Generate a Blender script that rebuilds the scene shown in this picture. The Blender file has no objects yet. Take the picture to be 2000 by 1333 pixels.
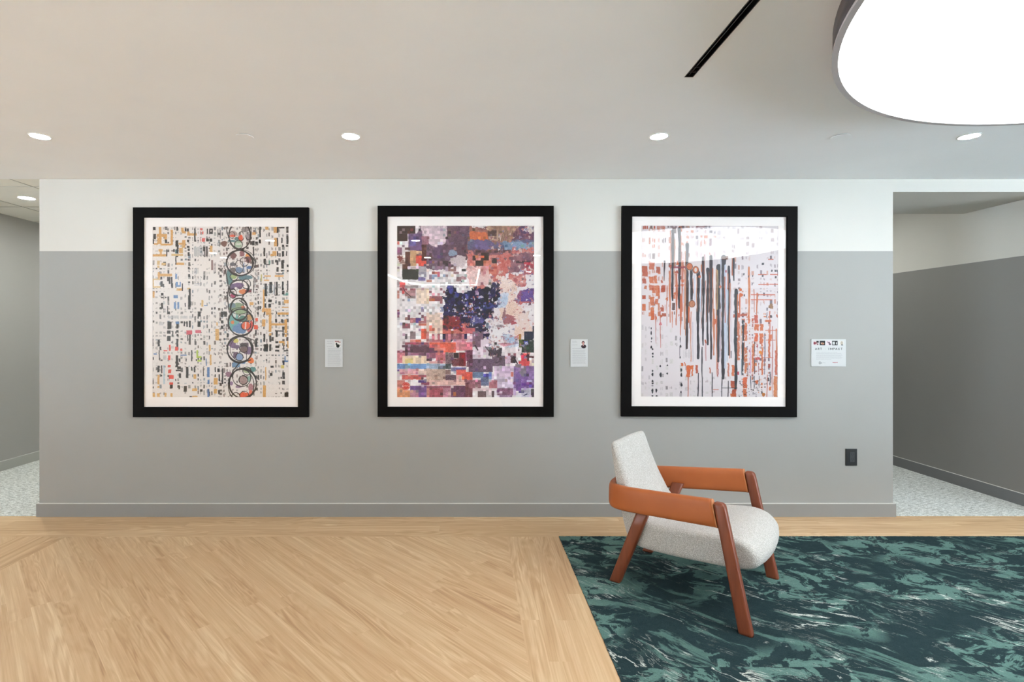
import bpy, bmesh, math, random
import numpy as np
from mathutils import Vector
random.seed(7)
R = random.Random(11)
S = 0.0035            # metres per plan unit; the art wall stands 1000 units from the camera
EYE = 361.0           # camera height in units
scene = bpy.context.scene
COL = scene.collection

def P(x, d, h):
    """plan position: x right, d away from the camera, h above the floor"""
    return Vector((x * S, (d - 1000.0) * S, h * S))

def wall_x(px, d=1000.0):
    return (px - 920.0) * d / 1000.0

def wall_h(py, d=1000.0):
    return EYE - (py - 648.0) * d / 1000.0

def lin(c):
    return tuple(((v / 255.0) / 12.92 if v <= 10 else (((v / 255.0) + 0.055) / 1.055) ** 2.4) for v in c)

SKY, GROUND_FILL, EXPO = 8.0, 37.0, 0.14
LW, RW = (-1300, -250), (-1050, 200)     # extents of the two unseen windows added to light the room
# ------------------------------------------------------------------ objects
def tag(o, label=None, cat=None, group=None, kind=None):
    if label: o['label'] = label
    if cat: o['category'] = cat
    if group: o['group'] = group
    if kind: o['kind'] = kind
    return o

def empty(name, loc, label, cat, group=None):
    o = bpy.data.objects.new(name, None)
    o.empty_display_size = 0.05
    o.location = loc
    COL.objects.link(o)
    return tag(o, label, cat, group)

def link(name, me, mats, parent=None, smooth=False):
    if not isinstance(mats, (list, tuple)): mats = [mats]
    for m in mats: me.materials.append(m)
    if smooth:
        me.polygons.foreach_set('use_smooth', [True] * len(me.polygons))
    o = bpy.data.objects.new(name, me)
    COL.objects.link(o)
    if parent:
        me.transform(__import__('mathutils').Matrix.Translation(-parent_world(parent)))
        o.parent = parent
    return o

def parent_world(p):
    v = Vector(p.location)
    while p.parent:
        p = p.parent
        v = v + Vector(p.location)
    return v

def from_bm(name, bm, mats, parent=None, smooth=False):
    bmesh.ops.recalc_face_normals(bm, faces=bm.faces)
    me = bpy.data.meshes.new(name)
    bm.to_mesh(me); bm.free()
    return link(name, me, mats, parent, smooth)

def bm_box(bm, lo, hi, mat=0, bevel=0.0):
    x0, y0, z0 = lo; x1, y1, z1 = hi
    vs = [bm.verts.new(c) for c in ((x0,y0,z0),(x1,y0,z0),(x1,y1,z0),(x0,y1,z0),(x0,y0,z1),(x1,y0,z1),(x1,y1,z1),(x0,y1,z1))]
    fs = [bm.faces.new([vs[i] for i in q]) for q in ((0,3,2,1),(4,5,6,7),(0,1,5,4),(1,2,6,5),(2,3,7,6),(3,0,4,7))]
    for f in fs: f.material_index = mat
    if bevel > 0:
        es = list({e for f in fs for e in f.edges})
        bmesh.ops.bevel(bm, geom=es, offset=bevel, segments=2, affect='EDGES', profile=0.6)

def ubox(bm, x0, x1, d0, d1, h0, h1, mat=0, bevel=0.0):
    a = P(x0, d0, h0); b = P(x1, d1, h1)
    bm_box(bm, (min(a.x,b.x),min(a.y,b.y),min(a.z,b.z)), (max(a.x,b.x),max(a.y,b.y),max(a.z,b.z)), mat, bevel)

def box_obj(name, x0, x1, d0, d1, h0, h1, mat, parent=None, bevel=0.0, kind=None):
    bm = bmesh.new(); ubox(bm, x0, x1, d0, d1, h0, h1, 0, bevel)
    o = from_bm(name, bm, mat, parent)
    if kind: o['kind'] = kind
    return o

def bm_cyl(bm, c, r, z0, z1, n=48, mat=0, r2=None):
    r2 = r if r2 is None else r2
    lo = [bm.verts.new((c.x + r*math.cos(2*math.pi*i/n), c.y + r*math.sin(2*math.pi*i/n), z0)) for i in range(n)]
    hi = [bm.verts.new((c.x + r2*math.cos(2*math.pi*i/n), c.y + r2*math.sin(2*math.pi*i/n), z1)) for i in range(n)]
    bm.faces.new(lo[::-1]).material_index = mat
    bm.faces.new(hi).material_index = mat
    for i in range(n):
        bm.faces.new((lo[i], lo[(i+1)%n], hi[(i+1)%n], hi[i])).material_index = mat

def bm_ring(bm, c, ri, ro, z0, z1, n=48, mat=0):
    def loop(r, z): return [bm.verts.new((c.x + r*math.cos(2*math.pi*i/n), c.y + r*math.sin(2*math.pi*i/n), z)) for i in range(n)]
    A, B, D, E = loop(ri, z0), loop(ro, z0), loop(ro, z1), loop(ri, z1)
    for i in range(n):
        j = (i+1) % n
        for q in ((A,B),(B,D),(D,E),(E,A)):
            bm.faces.new((q[0][i], q[1][i], q[1][j], q[0][j])).material_index = mat

# ------------------------------------------------------------------ materials
class NT:
    def __init__(self, name):
        self.m = bpy.data.materials.new(name); self.m.use_nodes = True
        self.t = self.m.node_tree; self.t.nodes.clear()
        self.out = self.n('ShaderNodeOutputMaterial')
    def n(self, typ, **kw):
        nd = self.t.nodes.new(typ)
        for k, v in kw.items():
            if k == 'ins':
                for a, b in v.items(): nd.inputs[a].default_value = b
            else: setattr(nd, k, v)
        return nd
    def l(self, a, b): self.t.links.new(a, b)
    def math(self, op, a, b=None, c=None, clamp=False):
        nd = self.n('ShaderNodeMath', operation=op); nd.use_clamp = clamp
        for i, v in enumerate((a, b, c)):
            if v is None: continue
            if isinstance(v, (int, float)): nd.inputs[i].default_value = v
            else: self.l(v, nd.inputs[i])
        return nd.outputs[0]
    def mix(self, fac, a, b, blend='MIX'):
        nd = self.n('ShaderNodeMix', data_type='RGBA', blend_type=blend)
        for s, v in ((nd.inputs[0], fac), (nd.inputs[6], a), (nd.inputs[7], b)):
            if hasattr(v, 'is_output') or hasattr(v, 'links'): self.l(v, s)
            elif isinstance(v, (int, float)): s.default_value = v
            else: s.default_value = (*v[:3], 1)
        return nd.outputs[2]
    def ramp(self, fac, stops, interp='LINEAR'):
        nd = self.n('ShaderNodeValToRGB'); cr = nd.color_ramp; cr.interpolation = interp
        while len(cr.elements) < len(stops): cr.elements.new(0.5)
        for e, (p, c) in zip(cr.elements, stops):
            e.position = p; e.color = (*(c if isinstance(c, tuple) else (c, c, c)), 1)
        self.l(fac, nd.inputs[0]); return nd.outputs[0]
    def noise(self, vec, scale, detail=2.0, rough=0.5, dist=0.0):
        nd = self.n('ShaderNodeTexNoise', ins={'Scale': scale, 'Detail': detail, 'Roughness': rough, 'Distortion': dist})
        if vec is not None: self.l(vec, nd.inputs['Vector'])
        return nd.outputs['Fac']
    def mapping(self, vec, scale=(1,1,1), loc=(0,0,0), rot=(0,0,0)):
        nd = self.n('ShaderNodeMapping'); nd.inputs['Scale'].default_value = scale
        nd.inputs['Location'].default_value = loc; nd.inputs['Rotation'].default_value = rot
        self.l(vec, nd.inputs[0]); return nd.outputs[0]
    def principled(self, color, rough=0.5, metal=0.0, spec=0.5, bump=None, strength=0.2, dist=0.002, sheen=0.0):
        p = self.n('ShaderNodeBsdfPrincipled')
        if hasattr(color, 'links'): self.l(color, p.inputs['Base Color'])
        else: p.inputs['Base Color'].default_value = (*color[:3], 1)
        if hasattr(rough, 'links'): self.l(rough, p.inputs['Roughness'])
        else: p.inputs['Roughness'].default_value = rough
        p.inputs['Metallic'].default_value = metal
        p.inputs['Specular IOR Level'].default_value = spec
        p.inputs['Sheen Weight'].default_value = sheen
        if bump is not None:
            b = self.n('ShaderNodeBump', ins={'Strength': strength, 'Distance': dist})
            self.l(bump, b.inputs['Height']); self.l(b.outputs[0], p.inputs['Normal'])
        self.l(p.outputs[0], self.out.inputs[0]); return self.m
    @property
    def obj(self): return self.n('ShaderNodeTexCoord').outputs['Object']

def paint(name, rgb, rough=0.6, var=0.03, bump=0.05):
    t = NT(name); c = t.obj
    n = t.noise(c, 3.0, 3); f = t.noise(c, 260.0, 2)
    base = lin(rgb)
    col = t.mix(n, tuple(v*(1-var) for v in base), tuple(min(1, v*(1+var)) for v in base))
    return t.principled(col, rough, spec=0.3, bump=f, strength=bump, dist=0.0006)

def plain(name, rgb, rough=0.5, metal=0.0, spec=0.5):
    t = NT(name); n = t.noise(t.obj, 40.0, 2)
    base = lin(rgb)
    col = t.mix(n, tuple(v*0.96 for v in base), tuple(min(1, v*1.04) for v in base))
    return t.principled(col, rough, metal, spec)

def emit(name, rgb, strength):
    t = NT(name); e = t.n('ShaderNodeEmission', ins={'Strength': strength})
    e.inputs[0].default_value = (*rgb, 1); t.l(e.outputs[0], t.out.inputs[0]); return t.m

def pane_glass(name, ior):
    t = NT(name)
    lw = t.n('ShaderNodeLayerWeight', ins={'Blend': 0.5})
    f0 = ((ior - 1) / (ior + 1)) ** 2 / 2
    fc = t.math('MULTIPLY_ADD', t.math('POWER', lw.outputs['Facing'], 5.0), 1 - f0, f0)
    g = t.n('ShaderNodeBsdfGlossy', ins={'Roughness': 0.0}); g.inputs[0].default_value = (1, 1, 1, 1)
    tr = t.n('ShaderNodeBsdfTransparent')
    m = t.n('ShaderNodeMixShader')
    t.l(fc, m.inputs[0]); t.l(tr.outputs[0], m.inputs[1]); t.l(g.outputs[0], m.inputs[2])
    t.l(m.outputs[0], t.out.inputs[0]); return t.m

def print_mat(name):
    t = NT(name); a = t.n('ShaderNodeAttribute', attribute_name='Col')
    f = t.noise(t.obj, 900.0, 1)
    col = t.mix(0.04, a.outputs['Color'], t.ramp(f, [(0.3, 0.35), (0.7, 0.9)]), 'MULTIPLY')
    return t.principled(col, 0.55, spec=0.25)

M = {}
M['wall_grey'] = paint('wall_grey_paint', (152, 150, 146), 0.55)
M['wall_white'] = paint('wall_white_paint', (201, 197, 190), 0.6)
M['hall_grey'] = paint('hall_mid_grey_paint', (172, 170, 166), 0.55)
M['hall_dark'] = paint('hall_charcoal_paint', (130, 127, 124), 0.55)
M['ceiling'] = paint('ceiling_paint', (246, 248, 250), 0.75)
M['tile'] = paint('ceiling_tile_white', (236, 236, 230), 0.9, bump=0.3)
M['gridbar'] = plain('ceiling_grid_white', (190, 190, 184), 0.5)
M['base'] = paint('baseboard_grey', (138, 136, 134), 0.35)
M['base_light'] = paint('baseboard_light_grey', (176, 176, 170), 0.4)
M['base_cap'] = paint('baseboard_top_bead', (205, 204, 200), 0.5)  # lighter tone paints in the highlight along the board's top
M['base_dark'] = paint('baseboard_charcoal', (112, 112, 112), 0.35)
M['frame'] = plain('black_wood_frame', (13, 11, 10), 0.6, 0.0, 0.06)
M['mat'] = paint('mat_board_cream', (236, 228, 224), 0.8)
M['card'] = plain('white_card', (222, 222, 220), 0.5)
M['card_edge'] = plain('card_edge', (204, 204, 201), 0.5)
M['black_plastic'] = plain('black_plastic', (22, 22, 23), 0.3)
M['dark_plastic'] = plain('charcoal_plastic', (52, 52, 54), 0.35)
M['steel'] = plain('steel_screw', (170, 170, 170), 0.25, 0.9)
M['slot'] = plain('black_slot_metal', (14, 14, 15), 0.35)
M['slot_bar'] = plain('slot_vane', (42, 42, 44), 0.3)
M['white_metal'] = plain('white_trim_metal', (236, 236, 234), 0.4)
M['rim'] = plain('light_grey_rim', (178, 172, 174), 0.35)
M['drum'] = plain('taupe_drum_metal', (84, 76, 80), 0.4, 0.6)
M['glass'] = pane_glass('picture_glass', 1.68)
M['window_glass'] = pane_glass('window_glass', 1.3)  # glass of the two added, unseen windows
M['frame_metal'] = plain('window_frame_metal', (60, 60, 62), 0.4)
M['disc_light'] = emit('drum_diffuser', (0.95, 0.985, 1.0), 5.0)
M['downlight'] = emit('downlight_lens', (0.93, 0.98, 1.02), 120.0)
M['hall_downlight'] = emit('hallway_downlight_lens', (0.95, 1.0, 0.97), 520.0)
M['strip_light'] = emit('strip_lens', (0.93, 1.0, 0.93), 16.0)

def wood_floor_mat():
    t = NT('oak_plank_floor')
    uv = t.n('ShaderNodeUVMap', uv_map='UVMap').outputs[0]
    a = t.n('ShaderNodeAttribute', attribute_name='Col')
    sep = t.n('ShaderNodeSeparateColor'); t.l(a.outputs['Color'], sep.inputs[0])
    rnd, rnd2 = sep.outputs[0], sep.outputs[1]
    cx = t.n('ShaderNodeSeparateXYZ'); t.l(uv, cx.inputs[0])
    def vec(su, sv, k):
        c = t.n('ShaderNodeCombineXYZ')
        t.l(t.math('MULTIPLY', cx.outputs[0], su), c.inputs[0])
        t.l(t.math('MULTIPLY', cx.outputs[1], sv), c.inputs[1])
        t.l(t.math('MULTIPLY', rnd, k), c.inputs[2]); return c.outputs[0]
    big = t.noise(vec(1.0, 7.5, 40.0), 1.0, 3, 0.55, 0.6)          # cathedral shape
    rings = t.math('SINE', t.math('MULTIPLY', big, 70.0))
    rings = t.math('MULTIPLY_ADD', rings, 0.5, 0.5)
    fib = t.noise(vec(3.0, 170.0, 90.0), 1.0, 3, 0.6)
    mid = t.noise(vec(0.9, 30.0, 60.0), 1.0, 4, 0.6, 0.5)
    msk = t.ramp(t.noise(vec(1.1, 5.0, 77.0), 1.0, 2), [(0.42, 0.15), (0.6, 1.0)])
    k = t.math('MULTIPLY', t.math('MULTIPLY', t.math('SUBTRACT', rings, 0.5), msk), 0.20)
    k = t.math('ADD', k, t.math('MULTIPLY', t.math('SUBTRACT', fib, 0.5), 0.34))
    k = t.math('ADD', k, t.math('MULTIPLY', t.math('SUBTRACT', mid, 0.5), 0.62))
    k = t.math('ADD', k, t.math('MULTIPLY_ADD', rnd2, 0.10, 0.52))
    col = t.ramp(k, [(0.26, lin((160, 124, 88))), (0.44, lin((192, 158, 118))), (0.60, lin((207, 176, 136))), (0.80, lin((228, 204, 166)))])
    hue = t.noise(vec(0.7, 3.0, 15.0), 1.0, 2)
    col = t.mix(t.math('MULTIPLY', hue, 0.35), col, lin((200, 156, 122)))
    return t.principled(col, 0.5, spec=0.35, bump=fib, strength=0.06, dist=0.0006)
M['oak'] = wood_floor_mat()

def hall_carpet_mat():
    t = NT('pale_loop_carpet'); c = t.obj
    n = t.noise(t.mapping(c, (26, 110, 26)), 1.0, 3, 0.7)
    n2 = t.noise(t.mapping(c, (90, 330, 90)), 1.0, 2, 0.6)
    k = t.math('MULTIPLY_ADD', n2, 0.45, t.math('MULTIPLY', n, 0.6))
    col = t.ramp(k, [(0.40, lin((112, 114, 108))), (0.5, lin((186, 188, 182))), (0.60, lin((240, 241, 238)))])
    return t.principled(col, 0.95, spec=0.1, bump=k, strength=0.5, dist=0.004, sheen=0.2)
M['hall_carpet'] = hall_carpet_mat()

def rug_mat():
    t = NT('marbled_green_carpet'); c = t.obj
    uv = t.n('ShaderNodeUVMap', uv_map='UVMap').outputs[0]
    a = t.n('ShaderNodeAttribute', attribute_name='Col')
    sep = t.n('ShaderNodeSeparateColor'); t.l(a.outputs['Color'], sep.inputs[0])
    off = t.n('ShaderNodeCombineXYZ')
    t.l(t.math('MULTIPLY', sep.outputs[0], 23.0), off.inputs[0]); t.l(t.math('MULTIPLY', sep.outputs[1], 31.0), off.inputs[1])
    t.l(t.math('MULTIPLY', sep.outputs[2], 17.0), off.inputs[2])
    add = t.n('ShaderNodeVectorMath', operation='ADD'); t.l(uv, add.inputs[0]); t.l(off.outputs[0], add.inputs[1])
    v = add.outputs[0]
    rt = t.mapping(v, rot=(0, 0, math.radians(40)))
    wd = t.n('ShaderNodeTexNoise', ins={'Scale': 1.3, 'Detail': 2.0}); t.l(v, wd.inputs['Vector'])
    wv = t.n('ShaderNodeVectorMath', operation='MULTIPLY_ADD'); t.l(wd.outputs['Color'], wv.inputs[0]); wv.inputs[1].default_value = (.35, .35, 0); t.l(rt, wv.inputs[2])
    st = t.mapping(wv.outputs[0], (3.0, 13.0, 1.0))                                   # diagonal flow
    bl = t.mapping(v, (9.0, 12.0, 1.0))
    region = t.ramp(t.noise(v, 1.9, 2, 0.5), [(0.40, 0.0), (0.50, 1.0)])
    flow = t.noise(st, 1.2, 9, 0.68, 0.3)
    blot = t.noise(bl, 0.65, 9, 0.7, 0.8)
    teal_f = t.ramp(flow, [(0.54, 0.0), (0.59, 1.0)]); teal_b = t.ramp(blot, [(0.505, 0.0), (0.53, 1.0)])
    teal = t.mix(region, t.math('MULTIPLY', teal_f, 0.75), teal_b)
    fine = t.noise(c, 230.0, 3, 0.7)
    dk = t.mix(t.noise(bl, 3.0, 6, 0.7), lin((30, 48, 50)), lin((48, 64, 68)))
    lt = t.mix(t.noise(bl, 4.0, 6, 0.7), lin((78, 108, 102)), lin((106, 138, 130)))
    col = t.mix(teal, dk, lt)
    vein = t.math('ABSOLUTE', t.math('SUBTRACT', t.noise(st, 0.55, 5, 0.6, 0.3), 0.5))
    vein = t.ramp(vein, [(0.0, 1.0), (0.007, 0.9), (0.013, 0.0)])
    msk = t.ramp(t.noise(v, 2.6, 3, 0.6), [(0.53, 0.0), (0.6, 1.0)])
    vein = t.math('MULTIPLY', t.math('MULTIPLY', vein, msk), t.ramp(fine, [(0.36, 0.25), (0.52, 1.0)]))
    vein2 = t.math('ABSOLUTE', t.math('SUBTRACT', t.noise(st, 1.5, 5, 0.6, 0.2), 0.47))
    vein2 = t.math('MULTIPLY', t.ramp(vein2, [(0.0, 0.8), (0.008, 0.0)]), t.ramp(t.noise(v, 4.0, 2), [(0.5, 0.0), (0.62, 0.7)]))
    blob = t.math('MULTIPLY', t.ramp(t.noise(t.mapping(v, (6, 8, 1)), 1.0, 7, 0.7), [(0.65, 0.0), (0.69, 0.8)]), t.ramp(fine, [(0.42, 0.0), (0.52, 1.0)]))
    vein = t.math('MAXIMUM', t.math('MAXIMUM', vein, vein2), blob)
    col = t.mix(vein, col, lin((205, 210, 202)))
    spk = t.ramp(fine, [(0.25, 0.62), (0.5, 1.0), (0.75, 1.25)])
    col = t.mix(0.8, col, spk, 'MULTIPLY')
    return t.principled(col, 0.95, spec=0.08, bump=fine, strength=0.8, dist=0.004, sheen=0.0)
M['rug'] = rug_mat()

def boucle_mat():
    t = NT('cream_boucle'); c = t.obj
    vo = t.n('ShaderNodeTexVoronoi', ins={'Scale': 290.0, 'Randomness': 1.0}); t.l(c, vo.inputs['Vector'])
    n = t.noise(c, 210.0, 3, 0.7, 1.0)
    h = t.math('SUBTRACT', n, t.math('MULTIPLY', vo.outputs['Distance'], 0.9))
    col = t.ramp(h, [(0.0, lin((190, 185, 178))), (0.22, lin((222, 218, 213))), (0.6, lin((241, 238, 235)))])
    return t.principled(col, 0.95, spec=0.1, bump=h, strength=0.85, dist=0.004, sheen=0.2)
M['boucle'] = boucle_mat()

def leather_mat():
    t = NT('tan_leather'); c = t.obj
    f = t.noise(c, 420.0, 3, 0.6); n = t.noise(c, 9.0, 3)
    col = t.mix(n, lin((160, 84, 40)), lin((176, 98, 48)))
    return t.principled(col, 0.48, spec=0.4, bump=f, strength=0.12, dist=0.0006)
M['leather'] = leather_mat()
M['seam'] = plain('leather_edge', (184, 118, 74), 0.55)

def chair_wood_mat():
    t = NT('reddish_walnut'); c = t.obj
    n = t.noise(t.mapping(c, (55, 55, 6)), 1.0, 4, 0.6, 0.4); f = t.noise(t.mapping(c, (400, 400, 20)), 1.0, 2)
    col = t.mix(n, lin((98, 46, 26)), lin((142, 72, 42)))
    col = t.mix(t.math('MULTIPLY', f, 0.3), col, lin((92, 46, 28)))
    return t.principled(col, 0.38, spec=0.5, bump=f, strength=0.05, dist=0.0004)
M['walnut'] = chair_wood_mat()
M['print'] = print_mat('ink_on_paper')
# ------------------------------------------------------------------ room shell
CEIL = 659.0
def struct(o): o['kind'] = 'structure'; return o

# art wall: solid block, white band over grey
bm = bmesh.new()
ubox(bm, -843, 824, 1000, 2600, 0, 518, 0)
ubox(bm, -843, 824, 1000, 2600, 518, CEIL + 60, 1)
struct(from_bm('wall_back', bm, [M['wall_grey'], M['wall_white']]))
WIN_LO, WIN_HI = 25.0, 640.0
XL, XR = -2500.0, 2400.0
def room_wall(name, x0, x1, lo, hi, mat):
    bm = bmesh.new()
    for d0, d1, h0, h1 in ((-1500, lo, 0, 760), (hi, 1000, 0, 760), (lo, hi, 0, WIN_LO), (lo, hi, WIN_HI, 760)): ubox(bm, x0, x1, d0, d1, h0, h1)
    struct(from_bm(name, bm, mat))
room_wall('wall_left', XL - 46, XL, LW[0], LW[1], M['hall_grey'])
room_wall('wall_right', XR, XR + 46, RW[0], RW[1], M['hall_grey'])
bm = bmesh.new(); ubox(bm, XL - 46, -1214, 1000, 1046, 0, 760); ubox(bm, -1260, -1214, 1046, 2600, 0, 760)
struct(from_bm('wall_hall_left', bm, M['hall_grey']))
bm = bmesh.new(); ubox(bm, 1142, XR + 46, 1000, 1046, 0, 518, 0); ubox(bm, 1142, 1188, 1046, 2600, 0, 518, 0)
ubox(bm, 1142, XR + 46, 1000, 1046, 518, 760, 1); ubox(bm, 1142, 1188, 1046, 2600, 518, 760, 1)
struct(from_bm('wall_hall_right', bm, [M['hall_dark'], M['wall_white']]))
bm = bmesh.new(); ubox(bm, XL - 46, XR + 46, -1546, -1500, 0, 760, 0)
struct(from_bm('wall_front', bm, M['hall_grey']))
bm = bmesh.new(); ubox(bm, -1260, -843, 2600, 2646, 0, 760, 0)
struct(from_bm('wall_hall_left_end', bm, M['hall_grey']))
bm = bmesh.new(); ubox(bm, 824, 1188, 2600, 2646, 0, 760, 0)
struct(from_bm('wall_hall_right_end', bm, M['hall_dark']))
for k, (xa, xb, (lo, hi)) in enumerate(((XL - 36, XL - 10, LW), (XR + 10, XR + 36, RW))):  # windows added out of view to let fill light in
    bm = bmesh.new(); nb = 5; step = (hi - lo - 14) / nb
    ubox(bm, xa, xb, lo, hi, WIN_LO, WIN_LO + 14); ubox(bm, xa, xb, lo, hi, WIN_HI - 14, WIN_HI)
    for i in range(nb + 1): ubox(bm, xa, xb, lo + i * step, lo + i * step + 14, WIN_LO + 14, WIN_HI - 14)
    w = struct(from_bm('window_%d' % (k + 1), bm, M['frame_metal']))
    bm = bmesh.new(); xm = (xa + xb) / 2
    for i in range(nb): ubox(bm, xm - 1, xm + 1, lo + i * step + 14, lo + (i + 1) * step, WIN_LO + 14, WIN_HI - 14)
    from_bm('window_glass', bm, M['window_glass'], w)  # panes of the added, unseen windows

# ceilings (the slab has a rectangular recess for the slot diffuser)
SL0, SL1, SE = 249.5, 259.7, 599.0
bm = bmesh.new()
ubox(bm, -2546, SL0, -1546, 1000, CEIL, 760); ubox(bm, SL1, 2446, -1546, 1000, CEIL, 760)
ubox(bm, SL0, SL1, SE, 1000, CEIL, 760); ubox(bm, SL0, SL1, -1546, -400, CEIL, 760)
ubox(bm, SL0, SL1, -400, SE, CEIL + 14, 760)
struct(from_bm('ceiling', bm, M['ceiling']))
bm = bmesh.new(); ubox(bm, -1260, -843, 1002.5, 2646, CEIL + 7, 760)
struct(from_bm('ceiling', bm, M['tile']))
bm = bmesh.new()
for d in (1076, 1249, 1422, 1595, 1768): ubox(bm, -1214, -843, d - .7, d + .7, CEIL + 6.0, CEIL + 7.2)
for x in (-921, -1095): ubox(bm, x - .7, x + .7, 1003, 2600, CEIL + 6.0, CEIL + 7.2)
struct(from_bm('trim_1', bm, M['gridbar']))
bm = bmesh.new(); ubox(bm, 824, 1142, 1000, 1187, 634, 760)
struct(from_bm('ceiling', bm, M['wall_white']))
bm = bmesh.new(); ubox(bm, 824, 1188, 1187, 2646, 694, 760)
struct(from_bm('ceiling', bm, M['ceiling']))

# baseboards: board with its lit top edge painted on as a lighter strip
def base(name, x0, x1, d0, d1, mat):
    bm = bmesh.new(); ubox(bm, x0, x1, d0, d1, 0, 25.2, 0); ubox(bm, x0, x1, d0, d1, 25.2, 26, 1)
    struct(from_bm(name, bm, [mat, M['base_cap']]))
bm = bmesh.new()
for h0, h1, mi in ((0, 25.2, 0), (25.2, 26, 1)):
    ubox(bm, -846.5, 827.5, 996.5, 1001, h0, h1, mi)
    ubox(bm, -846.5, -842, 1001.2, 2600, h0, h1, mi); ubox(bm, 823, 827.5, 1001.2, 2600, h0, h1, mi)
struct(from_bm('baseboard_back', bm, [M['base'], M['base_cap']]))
base('baseboard_left', -1215, -1210.5, 996, 2600, M['base_light'])
base('baseboard_right', 1138.5, 1143, 996, 2600, M['base_dark'])
base('baseboard_front', -2500, 2400, -1501, -1496.5, M['base'])

# ------------------------------------------------------------------ wood floor, plank by plank
def clip(poly, f):
    out = []
    for i in range(len(poly)):
        a, b = poly[i], poly[(i + 1) % len(poly)]
        fa, fb = f(a), f(b)
        if fa >= 0: out.append(a)
        if (fa >= 0) != (fb >= 0):
            t = fa / (fa - fb); out.append((a[0] + (b[0] - a[0]) * t, a[1] + (b[1] - a[1]) * t))
    return out
verts, faces, uvs, cols = [], [], [], []
def plank_region(x0, x1, d0, d1, ang, width, length, seed, extra=None):
    rr = random.Random(seed)
    ca, sa = math.cos(ang), math.sin(ang)
    cor = [(x, d) for x in (x0, x1) for d in (d0, d1)]
    us = [x * ca + d * sa for x, d in cor]; vs = [-x * sa + d * ca for x, d in cor]
    if abs(math.sin(2 * ang)) < 0.01: v = min(vs)
    else: v = math.floor(min(vs) / width) * width
    while v < max(vs) - 0.5:
        u = min(us) - rr.random() * length
        while u < max(us):
            L = length * (0.85 + 0.3 * rr.random())
            poly = [(uu * ca - vv * sa, uu * sa + vv * ca) for uu, vv in ((u, v), (u + L, v), (u + L, v + width), (u, v + width))]
            for f in [lambda p: p[0] - x0, lambda p: x1 - p[0], lambda p: p[1] - d0, lambda p: d1 - p[1]] + (extra or []):
                if poly: poly = clip(poly, f)
            if len(poly) >= 3:
                b = len(verts); c = (rr.random(), rr.random(), rr.random(), 1)
                ou = rr.random() * 6
                for x, d in poly:
                    verts.append(tuple(P(x, d, 0)))
                    uvs.append(((x * ca + d * sa) * S + ou, (-x * sa + d * ca - v) * S)); cols.append(c)
                faces.append(tuple(range(b, b + len(poly))))
            u += L
        v += width
plank_region(-2500, 2400, 900, 1000, 0.0, 25.0, 300, 3)                      # band along the art wall
plank_region(1700, 2400, -1546, 900, math.pi / 2, 23.3, 330, 6)
plank_region(154.5, 1700, -1546, -1490, 0.0, 28, 330, 7)
plank_region(62, 154.5, -1546, 900, math.pi / 2, 23.15, 330, 5)              # band along the carpet
plank_region(-797, -711, -1546, 900, math.pi / 2, 21.5, 330, 8)              # band on the left
plank_region(-711, 62, -1546, 900, -math.radians(45), 22.0, 262, 13)         # diagonal field
plank_region(-2500, -797, -1546, 900, -math.radians(45), 22.0, 262, 17)
me = bpy.data.meshes.new('floor'); me.from_pydata(verts, [], faces)
me.uv_layers.new(name='UVMap'); me.color_attributes.new('Col', 'FLOAT_COLOR', 'CORNER')
uvl = me.uv_layers['UVMap']; ca = me.color_attributes['Col']
lv = [0] * len(me.loops); me.loops.foreach_get('vertex_index', lv)
uvl.data.foreach_set('uv', [c for i in lv for c in uvs[i]])
ca.data.foreach_set('color', [c for i in lv for c in cols[i]])
me.update()
fl = struct(link('floor', me, M['oak']))
if fl.data.polygons[0].normal.z < 0: fl.data.flip_normals()
for k, (x0, x1) in enumerate(((-1260, -840), (820, 1188))):
    bm = bmesh.new(); ubox(bm, x0, x1, 1000, 2646, -3, 0.6)
    struct(from_bm('floor', bm, M['hall_carpet']))
bm = bmesh.new(); ubox(bm, -2546, 2446, -1546, 1000, -12, -3.2)
struct(from_bm('floor', bm, M['base']))

# green carpet let into the floor, tile by tile in one mesh, nibbled edge
verts, faces, uvs, cols = [], [], [], []
rr = random.Random(4)
rows = [-1490, -1262, -1123, -984, -845, -706, -560, -421, -282, -143, -4, 134.7, 273.2, 410.7, 549.2, 687.7, 826.2, 900.0]
XE = 1700
xs = [154.5, 262, 540, 818, 1096, 1374, 1652, XE]
for j in range(len(rows) - 1):
    sh = 139 * (j % 2)
    xj = [154.5] + [x + sh for x in xs[1:-1] if x + sh < XE] + [XE]
    for i in range(len(xj) - 1):
        c = (rr.random(), rr.random(), rr.random(), 1)
        n = max(1, int((xj[i + 1] - xj[i]) / 2)) if j >= 12 else 1
        edge_top = (j == len(rows) - 2)
        for k in range(n):
            xa = xj[i] + (xj[i + 1] - xj[i]) * k / n; xb = xj[i] + (xj[i + 1] - xj[i]) * (k + 1) / n
            m = 40 if (i == 0 and k == 0 and j >= 12) else 1
            for q in range(m):
                da = rows[j] + (rows[j + 1] - rows[j]) * q / m; db = rows[j] + (rows[j + 1] - rows[j]) * (q + 1) / m
                b = len(verts)
                jl = rr.uniform(-.8, .8) if (i == 0 and k == 0) else 0
                jt = rr.uniform(-.2, 1.1) if edge_top and q == m - 1 else 0
                for x, d in ((xa + jl, da), (xb, da), (xb, db + jt), (xa + jl, db + jt)):
                    verts.append(tuple(P(x, d, 0.9))); uvs.append((x * S, d * S)); cols.append(c)
                faces.append((b, b + 1, b + 2, b + 3))
me = bpy.data.meshes.new('carpet'); me.from_pydata(verts, [], faces)
me.uv_layers.new(name='UVMap'); me.color_attributes.new('Col', 'FLOAT_COLOR', 'CORNER')
uvl = me.uv_layers['UVMap']; ca = me.color_attributes['Col']
lv = [0] * len(me.loops); me.loops.foreach_get('vertex_index', lv)
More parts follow.
